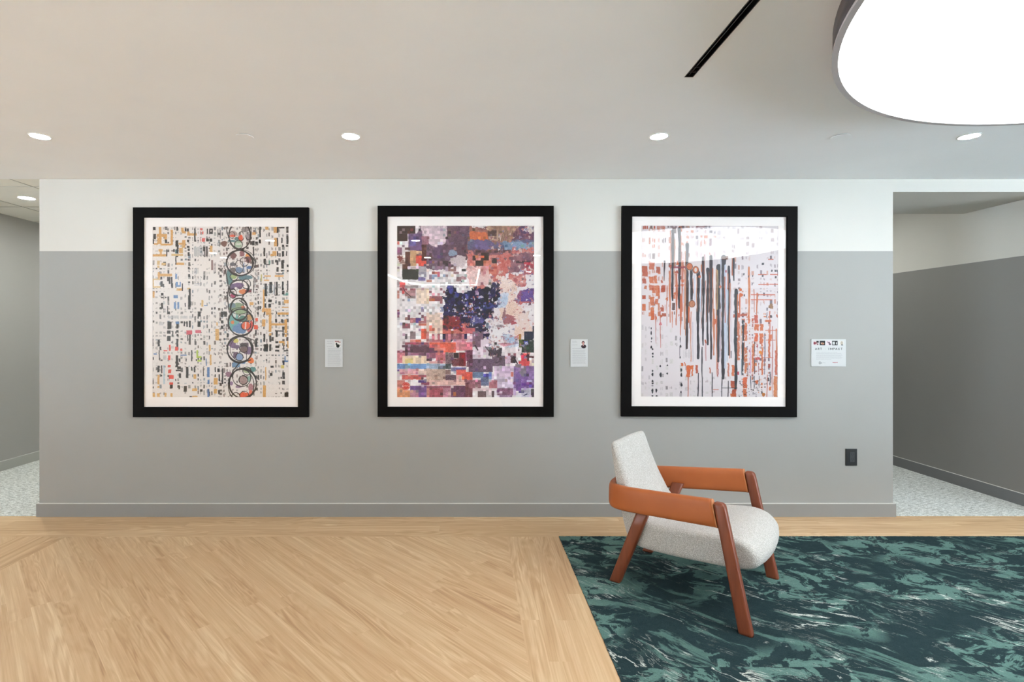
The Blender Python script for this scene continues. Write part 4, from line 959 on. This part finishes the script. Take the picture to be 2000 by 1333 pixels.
    for x0,x1,y in [(750,870,760),(935,1048,758),(755,910,912),(925,1050,908),(640,1000,1070),(640,960,1148),(905,975,525)]:
        c.line([(x0,y),(x1,y)],14,(206,96,70),.9,14)
    for x,y,w in [(820,595,22),(958,700,14),(1012,700,14),(1040,700,12),(535,1080,12),(820,780,16),(1020,800,18),(600,790,8),(660,780,8),(655,910,8),(530,755,10)]: c.rect(x-w,y-16,x+w*.6,y+16,(46,42,50),.9,8,.5)
    # lower half
    c.T = (1252, 608, 7.889)
    c.rects([(150,0,205,140),(215,80,240,135)], OG, jit=14, rough=.8); c.ell(310,80,20,22,(190,96,60)); c.ell(300,200,22,24,(214,110,116),.8,10,.2)
    for x,y,rx,ry in [(180,925,12,16),(180,980,15,26),(300,850,12,18),(305,985,16,36),(410,838,12,12),(408,965,14,14),(180,1080,14,16),(180,1122,14,10),(180,1155,14,6),(180,1235,15,36),(240,1228,14,30),(180,1312,14,12),(245,1312,16,12),(622,910,14,28),(625,985,14,32),(628,1140,16,26),(620,1250,10,18),(183,660,14,16),(183,705,12,14),(160,560,14,22),(180,590,12,14),(158,340,10,30),(158,270,8,16),(165,425,9,18),(160,475,8,8),(610,545,14,22),(605,715,10,18),(605,445,6,44)]:
        c.ell(x,y,rx,ry,(44,42,48),.95,6,.12)
    c.rects([(705,840,760,1020),(760,840,810,900),(785,900,805,1000),(615,800,650,850),(670,795,685,850)], (216,104,48), jit=14, rough=.9); c.rects([(845,830,880,960),(985,440,1010,500)], (190,90,60), jit=14, rough=.8)
    c.ring(735,900,30,60,12,OG); c.drip(728,1010,1320,14,(190,110,90),.3); c.drip(885,960,1310,14,NK,.2); c.drip(945,560,1320,14,NK,.2); c.drip(700,300,590,16,NK,.5); c.drip(1000,500,760,16,(206,160,160),.2)
    c.hatch(640,580,820,740,(196,188,188),9,7,.8); c.line([(600,540),(600,690)],7,(60,56,70))
    c.T = (1386, 608, 7.889)
    for x0,y0,x1,y1,col in [(425,30,470,100,RU),(360,45,388,95,RU),(480,40,580,75,RU),(590,60,620,190,OG),(650,110,680,185,RU),(690,60,745,185,(190,80,60)),(690,200,760,300,OG),(780,200,828,300,OG),(690,340,745,470,(214,86,44)),(770,340,828,480,OG),(800,480,825,980,OG),(545,180,575,460,OG),(540,560,580,960,(200,104,60)),(655,480,690,960,(206,110,70)),(425,160,465,760,(196,110,80)),(345,830,385,1000,OG),(330,1075,390,1190,RU),(515,1020,580,1190,(214,90,50)),(520,1200,575,1320,OG),(350,1200,415,1320,RU),(325,1270,400,1320,OG),(720,510,745,560,(170,50,60)),(700,710,780,750,(196,70,60)),(910,360,960,460,OG),(905,460,935,720,(200,96,60)),(1010,600,1045,980,(200,100,76)),(990,1000,1045,1320,(206,116,70)),(915,1160,950,1220,OG),(1025,50,1048,95,RU),(860,130,950,165,OG),(280,800,305,1010,(190,110,90)),(120,790,140,1010,(170,90,84)),(60,120,110,190,OG),(0,870,20,960,(190,110,90)),(425,930,455,980,(170,40,60)),(740,560,745,800,(190,96,110)),(620,560,640,960,(206,160,190)),(870,55,880,98,NK),(925,58,958,98,NK),(930,930,945,1140,NK)]:
        c.rect(x0,y0,x1,y1,col,.9,16,.8)
    c.ell(785,640,26,30,(226,130,40),.95,10,.1); c.ell(730,1090,26,30,OG,.9,10,.2); c.ell(835,1285,26,30,(196,120,60),.9,10,.1); c.ell(75,190,16,24,OG)
    for y,x0,x1 in [(150,850,950),(295,860,1040),(445,870,1010),(715,820,980),(1185,190,430),(1210,60,140)]: c.line([(x0,y),(x1,y)],10,(200,100,70) if y != 1185 else (70,66,70),.85,14)
    D([(890,980,1320,9,(190,100,80),.1),(850,340,970,12,(110,100,120),.2),(590,800,1000,9,(110,90,90),.2),(640,1000,1190,10,(80,80,90),.2),(690,1000,1190,9,(80,80,90),.2),(770,1000,1180,9,(90,84,90),.2),(760,800,980,9,(150,70,70),.2),(968,230,1320,7,(180,110,100),.2),(925,0,360,9,(196,100,70),.2),(335,620,720,14,(90,90,96),.4),(40,950,1320,12,(52,48,54),.2),(195,1020,1320,12,(52,48,54),.2),(290,1080,1320,14,(90,80,84),.2),(410,1000,1190,16,(44,44,52),.2),(500,740,980,12,(100,110,120),.3)])
    for k in range(60):
        x, y = rr.uniform(420,830), rr.uniform(120,960); c.ell(x,y,rr.uniform(6,13),rr.uniform(7,16),(234,222,222),.85,4,.2)
    for k in range(50):
        c.rect(*(lambda x, y: (x, y, x + rr.uniform(6, 22), y + rr.uniform(6, 20)))(rr.uniform(440,900), rr.uniform(1040,1310)), (60,56,62), .8, 10, .4)
    return c

# ------------------------------------------------------------------ framed pictures
def picture(name_label, outer, inner, art_box, canvas, roll=0.0, gain=0.86):
    ox0, oy0, ox1, oy1 = outer; ix0, iy0, ix1, iy1 = inner; ax0, ay0, ax1, ay1 = art_box
    dF = 992.5; k = dF / 1000.0
    X = lambda px: (px - 920) * k
    Hh = lambda py: EYE - (py - 648) * k
    cxp = P((X(ox0) + X(ox1)) / 2, 1000, (Hh(oy0) + Hh(oy1)) / 2)
    t = empty('framed_picture', cxp, name_label, 'picture', 'framed pictures on the art wall')
    # moulding as one mitred ring
    bm = bmesh.new()
    loops = []
    for (a, b, c_, d_, dd) in ((ox0, oy0, ox1, oy1, 999.95), (ox0, oy0, ox1, oy1, dF + .5), (ox0 + .6, oy0 + .6, ox1 - .6, oy1 - .6, dF), (ix0 - .9, iy0 - .9, ix1 + .9, iy1 + .9, dF), (ix0, iy0, ix1, iy1, dF + 1.0), (ix0, iy0, ix1, iy1, 998.5)):
        loops.append([bm.verts.new(P(X(px), dd, Hh(py))) for px, py in ((a, b), (c_, b), (c_, d_), (a, d_))])
    for A, B in zip(loops, loops[1:] + loops[:1]):
        for i in range(4): bm.faces.new((A[i], A[(i+1) % 4], B[(i+1) % 4], B[i]))
    from_bm('frame', bm, M['frame'], t)
    kk = 996.6 / 1000
    def rect_ring(bm, o, i_, d0, d1):
        L = []
        for (a, b, c_, d_), dd in ((o, d0), (i_, d0), (i_, d1), (o, d1)):
            L.append([bm.verts.new(P((px - 920) * kk, dd, EYE - (py - 648) * kk)) for px, py in ((a, b), (c_, b), (c_, d_), (a, d_))])
        for A, B in zip(L, L[1:] + L[:1]):
            for i in range(4): bm.faces.new((A[i], A[(i+1) % 4], B[(i+1) % 4], B[i]))
    bm = bmesh.new(); rect_ring(bm, (ix0 - 3, iy0 - 3, ix1 + 3, iy1 + 3), (ax0, ay0, ax1, ay1), 996.6, 997.4)
    from_bm('mat_board', bm, M['mat'], t)
    canvas.mesh('print', 997.3, t, gain=gain)
    bm = bmesh.new(); kk = 995.4 / 1000
    a = P((ix0 - 2 - 920) * kk, 995.0, EYE - (iy1 + 2 - 648) * kk); b = P((ix1 + 2 - 920) * kk, 995.6, EYE - (iy0 - 2 - 648) * kk)
    bm_box(bm, (a.x, a.y, a.z), (b.x, b.y, b.z)); from_bm('glass', bm, M['glass'], t)
    bm = bmesh.new(); ubox(bm, X(ix0 - 4), X(ix1 + 4), 998.6, 999.9, Hh(iy1 + 4), Hh(iy0 - 4)); from_bm('backing_board', bm, M['black_plastic'], t)
    t.rotation_euler = (0, roll, 0)
picture('framed abstract with woven marks and a column of dark loops, leftmost of the three', (259, 405, 602, 815.5), (279, 424.7, 581.4, 796), (297.8, 442.8, 563.9, 776.2), art_loops())
picture('framed abstract of purple, red and white mosaic squares, middle of the three', (737.3, 402, 1081.8, 815), (756.4, 422.4, 1061.7, 795.4), (775.6, 441.2, 1043.2, 776.3), art_mosaic())
picture('framed abstract with black and orange vertical drips, above the armchair', (1214.8, 402.5, 1557.8, 815), (1234.6, 422.8, 1537.2, 794.8), (1252.8, 441.2, 1519.6, 775.5), art_drips(), math.radians(0.2), 0.76)

# ------------------------------------------------------------------ wall labels
GT = (150, 150, 152)
def small_card(box, label, draw):
    x0, y0, x1, y1 = box; dd = 998.4; k = dd / 1000
    t = empty('wall_label', P(wall_x((x0 + x1) / 2), 1000, wall_h((y0 + y1) / 2)), label, 'label', None)
    bm = bmesh.new()
    a = P((x0 - 920) * k, dd + .05, EYE - (y1 - 648) * k); b = P((x1 - 920) * k, 1000, EYE - (y0 - 648) * k)
    bm_box(bm, (a.x, a.y, a.z), (b.x, b.y, b.z)); from_bm('board', bm, M['card_edge'], t)
    c = Canvas(x0, y0, x1, y1, 5, (206, 206, 206), 3); draw(c); c.mesh('printed_face', dd, t)
def lines(c, ys, x0, x1, rr, op=.55, w=.55):
    for y in ys:
        x = x0; end = x1 - rr.uniform(0, 3)
        while x < end:
            l = rr.uniform(.8, 2.6); c.rect(x, y, min(end, x + l), y + w, (90, 90, 94), op, 4); x += l + .45
def card1(c):
    rr = random.Random(1)
    c.rect(653.5, 666.2, 665.5, 678, (226, 222, 216), 1, 6); c.rect(654, 666.2, 662, 668.4, (150, 96, 92), .9, 18); c.rect(661, 667.5, 665.3, 670, (160, 120, 114), .8, 20)
    c.ell(657.3, 672.4, 1.6, 2.6, (34, 30, 30)); c.ell(660, 676.2, 3.2, 3.4, (30, 36, 30)); c.rect(657, 675, 663, 678, (30, 34, 30)); c.ell(664, 674.6, .9, .9, (50, 50, 50))
    lines(c, (667, 671, 676.8), 638.5, 651, rr, .4); lines(c, (681.5, 684, 686), 640, 666, rr); lines(c, [689.5 + 2 * i for i in range(13)], 640, 666, rr, .42)
def card2(c):
    rr = random.Random(2)
    c.rect(1133.5, 665.5, 1145.5, 678, (222, 218, 214), 1, 5); c.ell(1139, 669.8, 2.9, 3.4, (86, 52, 54)); c.ell(1139, 671, 1.8, 2.6, (206, 150, 140)); c.ell(1140, 677, 5, 3.6, (52, 36, 42)); c.rect(1138.2, 673.5, 1140, 676, (206, 150, 150))
    lines(c, (666.5, 668.5, 674), 1117.5, 1129, rr, .45); lines(c, (680.5,), 1118, 1145, rr, .8); lines(c, [684 + 2.05 * i for i in range(14)], 1118, 1145, rr, .42)
def card3(c):
    rr = random.Random(3)
    T = lambda x: 1570 + x / 16.66; U = lambda y: 650 + y / 16.66
    c.rect(T(305), U(270), T(485), U(415), (206, 190, 190), 1, 12); c.rect(T(410), U(270), T(485), U(330), (24, 22, 24)); c.ell(T(350), U(345), 2.2, 2.6, (130, 44, 60)); c.ell(T(400), U(340), 1.4, 2.4, (150, 90, 90)); c.ell(T(450), U(380), 1.2, 1.6, (90, 40, 50))
    c.rect(T(515), U(265), T(692), U(415), (30, 26, 32), 1, 6); c.ell(T(610), U(355), 3.4, 1.8, (176, 130, 96)); c.ell(T(575), U(340), 1.2, .9, (226, 200, 190)); c.line([(T(560), U(320)), (T(660), U(400))], .6, (150, 60, 50))
    c.rect(T(715), U(270), T(895), U(415), (224, 206, 212), 1, 8); c.ell(T(820), U(330), 1.6, 1.8, (90, 60, 76)); c.ell(T(850), U(380), 2.4, 1.8, (96, 76, 92)); c.ell(T(770), U(310), 1.2, 1.6, (170, 150, 160))
    c.rect(T(920), U(268), T(1098), U(415), (28, 28, 30), 1, 5); c.rect(T(935), U(300), T(1010), U(390), (196, 196, 196), 1, 10); c.ell(T(1065), U(350), 1.0, 2.4, (206, 206, 206))
    c.rect(T(1125), U(270), T(1300), U(415), (216, 212, 206), 1, 6); c.ell(T(1230), U(340), 2.4, 3.4, (186, 172, 156)); c.ell(T(1245), U(405), 2, 1, (60, 64, 68)); c.line([(T(1240), U(290)), (T(1250), U(370))], .5, (120, 110, 100))
    K = (58, 58, 60); w = .75; t0, b0 = U(500), U(560)
    def ltr(ch, x, wd):
        m = (t0 + b0) / 2; r = x + wd; cx = x + wd / 2
        G = {'A': [[(x, b0), (cx, t0), (r, b0)], [(x + wd*.2, b0 - 1.2), (r - wd*.2, b0 - 1.2)]],
             'R': [[(x, b0), (x, t0), (r - .3, t0 + .1), (r, t0 + .9), (r - .3, m), (x, m)], [(cx, m), (r, b0)]],
             'T': [[(x, t0), (r, t0)], [(cx, t0), (cx, b0)]], 'I': [[(cx, t0), (cx, b0)]],
             'M': [[(x, b0), (x, t0), (cx, b0 - .6), (r, t0), (r, b0)]],
             'P': [[(x, b0), (x, t0), (r - .3, t0 + .1), (r, t0 + .9), (r - .3, m), (x, m)]],
             'C': [[(r, t0 + .7), (cx + .2, t0), (x + .3, t0 + .7), (x, m), (x + .3, b0 - .7), (cx + .2, b0), (r, b0 - .7)]]}
        for p in G[ch]: c.line(p, w, K)
    for ch, x0, x1 in (('A', 370, 425), ('R', 462, 500), ('T', 540, 580), ('I', 800, 812), ('M', 860, 925), ('P', 962, 1000), ('A', 1030, 1085), ('C', 1120, 1165), ('T', 1210, 1250)):
        ltr(ch, T(x0), (x1 - x0) / 16.66)
    c.line([(T(690), t0), (T(690), b0)], .3, (150, 150, 150))
    for i, y in enumerate((640, 672, 705, 738, 770, 800, 832, 870)): lines(c, (U(y),), T(400), T(1250 if i not in (0, 7) else 1100 if i == 0 else 900), rr, .36, .5)
    c.ring(T(527), U(990), 2.0, 2.0, .9, (90, 90, 92)); c.ell(T(527), U(990), 1.1, 1.1, (190, 190, 190)); c.line([(T(585), U(1000)), (T(620), U(980)), (T(700), U(985))], .4, (150, 150, 152))
    for i in range(5): c.rect(T(935 + i * 34), U(960 + (i % 2) * 4), T(958 + i * 34), U(980 + (i % 3) * 6), (170, 72, 84), .9, 8)
small_card((635, 663, 669, 717), 'small white caption card between the left and middle pictures', card1)
small_card((1114.6, 663, 1148, 716.6), 'small white caption card between the middle picture and the drip painting', card2)
small_card((1584.8, 663, 1652.2, 716.2), 'wider white sign reading ART IMPACT with five small photos above the text', card3)
# ------------------------------------------------------------------ armchair
ORG = (385.0, 680.0)
def C(a, s, h):
    return P(ORG[0] + .776 * a + .631 * s, ORG[1] - .631 * a + .776 * s, h)
chair = empty('armchair', P(ORG[0] - 60, ORG[1] + 50, 0.9), 'cream boucle armchair with tan leather arms and reddish wooden legs on the green carpet', 'chair')

def catmull(pts, per, closed=True):
    out = []; n = len(pts)
    rng = range(n) if closed else range(n - 1)
    for i in rng:
        g = (lambda k: pts[k % n]) if closed else (lambda k: pts[max(0, min(n - 1, k))])
        p0, p1, p2, p3 = g(i - 1), g(i), g(i + 1), g(i + 2)
        for q in range(per):
            t = q / per
            out.append(tuple(0.5 * ((2 * b) + (-a + c) * t + (2*a - 5*b + 4*c - d) * t*t + (-a + 3*b - 3*c + d) * t**3) for a, b, c, d in zip(p0, p1, p2, p3)))
    if not closed: out.append(tuple(pts[-1]))
    return out

prof = [(-153,61,62),(-161,70,61),(-167,90,61),(-172,115,61),(-179,150,60),(-185,184,59),(-186,194,58.5),(-182.5,199,58.5),(-176.5,196,59),
        (-168,173,60),(-158,147,62),(-147,124,64),(-138,107,66),(-127,98.5,68),(-105,97,70),(-60,101,73),(-25,105,75),(-6,102.5,74),(5,95,73),(11,85,72),
        (9,75,72),(-2,68,72),(-22,65,73),(-55,62.5,73),(-90,59.5,71),(-130,56.5,65),(-145,57.5,63)]
pr = catmull(prof, 4)
n = len(pr)
nor = []
for i in range(n):
    a, b = pr[i - 1], pr[(i + 1) % n]
    tx, ty = b[0] - a[0], b[1] - a[1]; l = math.hypot(tx, ty) or 1
    nor.append((-ty / l, tx / l))                       # outward for this winding
cx0 = sum(p[0] for p in pr) / n
area = sum(pr[i][0] * pr[(i+1) % n][1] - pr[(i+1) % n][0] * pr[i][1] for i in range(n))
if area > 0: nor = [(-x, -y) for x, y in nor]
RR = 7.0
st = []
for k in range(7): ph = math.pi / 2 * k / 6; st.append((-1, math.cos(math.pi/2 - ph) , ph))
bm = bmesh.new(); loops = []
stations = []
for k in range(7):                                       # near rounding
    ph = math.pi / 2 * k / 6
    stations.append(('r', -1, ph))
for s in (-0.8, -0.6, -0.35, 0, 0.35, 0.6, 0.8): stations.append(('m', s, 0))
for k in range(6, -1, -1):
    ph = math.pi / 2 * k / 6
    stations.append(('r', 1, ph))
for kind, s, ph in stations:
    L = []
    for i in range(n):
        a, h, w = pr[i]
        if kind == 'r':
            off = -RR * (1 - math.sin(ph)); sv = s * (w - RR + RR * math.cos(ph)); f = s
        else: off = 0; sv = s * (w - RR); f = s
        front = max(0.0, min(1.0, (a + 40) / 50.0)) * (1 if h > 60 else 0)
        crown = (1 - f * f) * (1.4 + 5.0 * front)
        pa, ph2 = a + nor[i][0] * (off + crown), h + nor[i][1] * (off + crown)
        L.append(bm.verts.new(C(pa, sv, ph2)))
    loops.append(L)
for A, B in zip(loops, loops[1:]):
    for i in range(n): bm.faces.new((A[i], A[(i+1) % n], B[(i+1) % n], B[i]))
def cap(L):
    A = list(range(28, 77)); B = [28 - k if 28 - k >= 0 else n + 28 - k for k in range(0, n - 76 + 28 + 1)]
    def arc(I):
        d = [0.0]
        for u, v in zip(I, I[1:]): d.append(d[-1] + math.hypot(pr[u][0] - pr[v][0], pr[u][1] - pr[v][1]))
        return [x / d[-1] for x in d]
    da, db = arc(A), arc(B); i = j = 0
    while i < len(A) - 1 or j < len(B) - 1:
        if j >= len(B) - 1 or (i < len(A) - 1 and da[i + 1] <= db[j + 1]): t3 = (L[A[i]], L[A[i + 1]], L[B[j]]); i += 1
        else: t3 = (L[A[i]], L[B[j + 1]], L[B[j]]); j += 1
        if len(set(t3)) == 3: bm.faces.new(t3)
cap(loops[0]); cap(loops[-1])
body = from_bm('seat_and_back', bm, M['boucle'], chair, True)

def leg(name, foot, top, wa0, ws0, wa1, ws1, round_top):
    """foot/top = (a, s, h); widths along a and s at foot and at top"""
    bm = bmesh.new()
    steps = [0, .02, .25, .5, .75, 1.0]
    rings = []
    def section(a, s, h, wa, ws, cut=0.0):
        m = 0.28; out = []
        for sx, sy in ((-1,-1),(1,-1),(1,1),(-1,1)):
            for q in range(4):
                ang = math.atan2(sy, sx) - math.pi/4 + (math.pi/2) * q / 3
                r = min(wa, ws) * m
                out.append((a + sx*(wa/2 - r) + r*math.cos(ang), s + sy*(ws/2 - r) + r*math.sin(ang)))
        return [bm.verts.new(C(x, y, h)) for x, y in out]
    for t in steps:
        rings.append(section(*[foot[k] + (top[k] - foot[k]) * t for k in range(3)], wa0 + (wa1 - wa0) * t, ws0 + (ws1 - ws0) * t))
    if round_top:
        da = (top[0] - foot[0]) / (top[2] - foot[2])
        for k in range(1, 5):
            f = math.sin(math.pi / 2 * k / 4.3); g = math.cos(math.pi / 2 * k / 4.3)
            rings.append(section(top[0] + da * 4.5 * f, top[1], top[2] + 4.5 * f, wa1 * (0.35 + 0.65 * g), ws1 * (0.35 + 0.65 * g)))
    for A, B in zip(rings, rings[1:]):
        m = len(A)
        for i in range(m): bm.faces.new((A[i], A[(i+1) % m], B[(i+1) % m], B[i]))
    bm.faces.new(rings[0]); bm.faces.new(rings[-1][::-1])
    o = from_bm(name, bm, M['walnut'], chair, True)
    return o
for sg in (-1, 1):
    leg('leg', (0, sg * 90.5, 0.95), (-29, sg * 89.5, 146.5), 16, 12.5, 13.5, 12, True)
    leg('leg', (-174.4, sg * 64.5, 0.95), (-128, sg * 70.5, 120), 16, 11.5, 17.5, 11.5, False)

# leather arms: one padded band round the back, open at the front
half = [(-34.8, -89.5), (-62, -86), (-100, -80.5), (-138, -75), (-158, -71), (-173, -64.5), (-182, -55), (-187, -42), (-189.5, -25)]
ctr = half + [(-190.5, 0)] + [(a, -s) for a, s in half[::-1]]
line = catmull(ctr, 5, closed=False)
def hts(a):
    t = max(0.0, min(1.0, (-37.5 - a) / 150.0))
    return 119.5 - 15 * t, 153 - 14.0 * t
sec = []                                                   # (across, up 0..1): padded outer face, rounded top
for k in range(24):
    an = 2 * math.pi * k / 24
    cxs, cys = math.cos(an), math.sin(an)
    e = 0.55
    sec.append((math.copysign(abs(cxs) ** e, cxs), 0.5 + 0.5 * math.copysign(abs(cys) ** (e * 0.9), cys)))
bm = bmesh.new(); rings = []
for i, (a, s) in enumerate(line):
    p, q = line[max(0, i - 1)], line[min(len(line) - 1, i + 1)]
    tx, ty = q[0] - p[0], q[1] - p[1]; l = math.hypot(tx, ty)
    nx, ny = ty / l, -tx / l
    ox, oy = (nx, ny)
    lo, hi = hts(a); ring = []
    endf = max(0.0, 1 - (a + 190) / 1000.0)
    for u, v in sec:
        thick = 6.6 * (1.0 - 0.10 * v)
        h = lo + (hi - lo) * v
        shear = -0.20 * (h - 136) * max(0.0, min(1.0, (a + 100) / 60.0))
        ring.append(bm.verts.new(C(a + ox * u * thick + shear, s + oy * u * thick, h)))
    rings.append(ring)
for A, B in zip(rings, rings[1:]):
    for i in range(24): bm.faces.new((A[i], A[(i+1) % 24], B[(i+1) % 24], B[i]))
bm.faces.new(rings[0]); bm.faces.new(rings[-1][::-1])
bmesh.ops.triangulate(bm, faces=[f for f in bm.faces if len(f.verts) > 4])
arm = from_bm('armrest', bm, M['leather'], chair, True)
# piped edge where each arm meets the front leg
for sg in (-1, 1):
    bm = bmesh.new(); rr_ = []
    for off, sc in ((-0.5, 1.0), (0.0, 1.03), (0.5, 1.0)):
        ring = []
        for u, v in sec:
            h = 119.5 + 33.5 * (0.5 + (v - .5) * sc); shear = -0.20 * (h - 136)
            ring.append(bm.verts.new(C(-34.8 + off + shear, sg * 89.5 + u * 6.6 * (1 - .1 * v) * sc, h)))
        rr_.append(ring)
    for A, B in zip(rr_, rr_[1:]):
        for i in range(24): bm.faces.new((A[i], A[(i+1) % 24], B[(i+1) % 24], B[i]))
    bm.faces.new(rr_[0]); bm.faces.new(rr_[-1][::-1])
    from_bm('piping', bm, M['seam'], arm, True)
# cross rails that carry the seat
for a, w, h in ((-16, 86, 78), (-150, 66, 72)):
    bm = bmesh.new(); vs = []
    for s in (-w, w):
        vs.append([bm.verts.new(C(a + x, s, h + y)) for x, y in ((-4, -4), (4, -4), (4, 4), (-4, 4))])
    for i in range(4): bm.faces.new((vs[0][i], vs[0][(i+1) % 4], vs[1][(i+1) % 4], vs[1][i]))
    bm.faces.new(vs[0]); bm.faces.new(vs[1][::-1])
    from_bm('cross_rail', bm, M['walnut'], chair)

# ------------------------------------------------------------------ camera, world, view
cam = bpy.data.cameras.new('camera'); cam.sensor_width = 36.0; cam.sensor_fit = 'HORIZONTAL'
cam.lens = 1000.0 / 2000.0 * 36.0
cam.shift_x = (1000 - 920) / 2000.0; cam.shift_y = -(666.5 - 648) / 2000.0
cam.clip_start = 0.02; cam.clip_end = 100
co = bpy.data.objects.new('camera', cam); COL.objects.link(co)
co.location = P(0, 0, EYE); co.rotation_euler = (math.pi / 2, 0, 0)
scene.camera = co
w = bpy.data.worlds.new('world'); scene.world = w; w.use_nodes = True
nt = w.node_tree; bg = nt.nodes['Background']          # sky, with a brighter ground below added to light the ceiling
tc = nt.nodes.new('ShaderNodeTexCoord'); sx = nt.nodes.new('ShaderNodeSeparateXYZ'); cr = nt.nodes.new('ShaderNodeValToRGB')
mp = nt.nodes.new('ShaderNodeMapRange'); mp.inputs[1].default_value = -0.06; mp.inputs[2].default_value = 0.06
nt.links.new(tc.outputs['Generated'], sx.inputs[0]); nt.links.new(sx.outputs[2], mp.inputs[0]); nt.links.new(mp.outputs[0], cr.inputs[0])
cr.color_ramp.elements[0].color = (0.79 * GROUND_FILL, 0.945 * GROUND_FILL, 1.07 * GROUND_FILL, 1); cr.color_ramp.elements[1].color = (0.80 * SKY, 0.945 * SKY, 1.07 * SKY, 1)
nt.links.new(cr.outputs[0], bg.inputs[0]); bg.inputs[1].default_value = 1.0
scene.view_settings.view_transform = 'Standard'; scene.view_settings.look = 'None'
scene.view_settings.gamma = 1.0; scene.view_settings.use_curve_mapping = False
scene.view_settings.exposure = EXPO
scene.cycles.use_denoising = True
scene.cycles.max_bounces = 10; scene.cycles.diffuse_bounces = 6; scene.cycles.transparent_max_bounces = 12
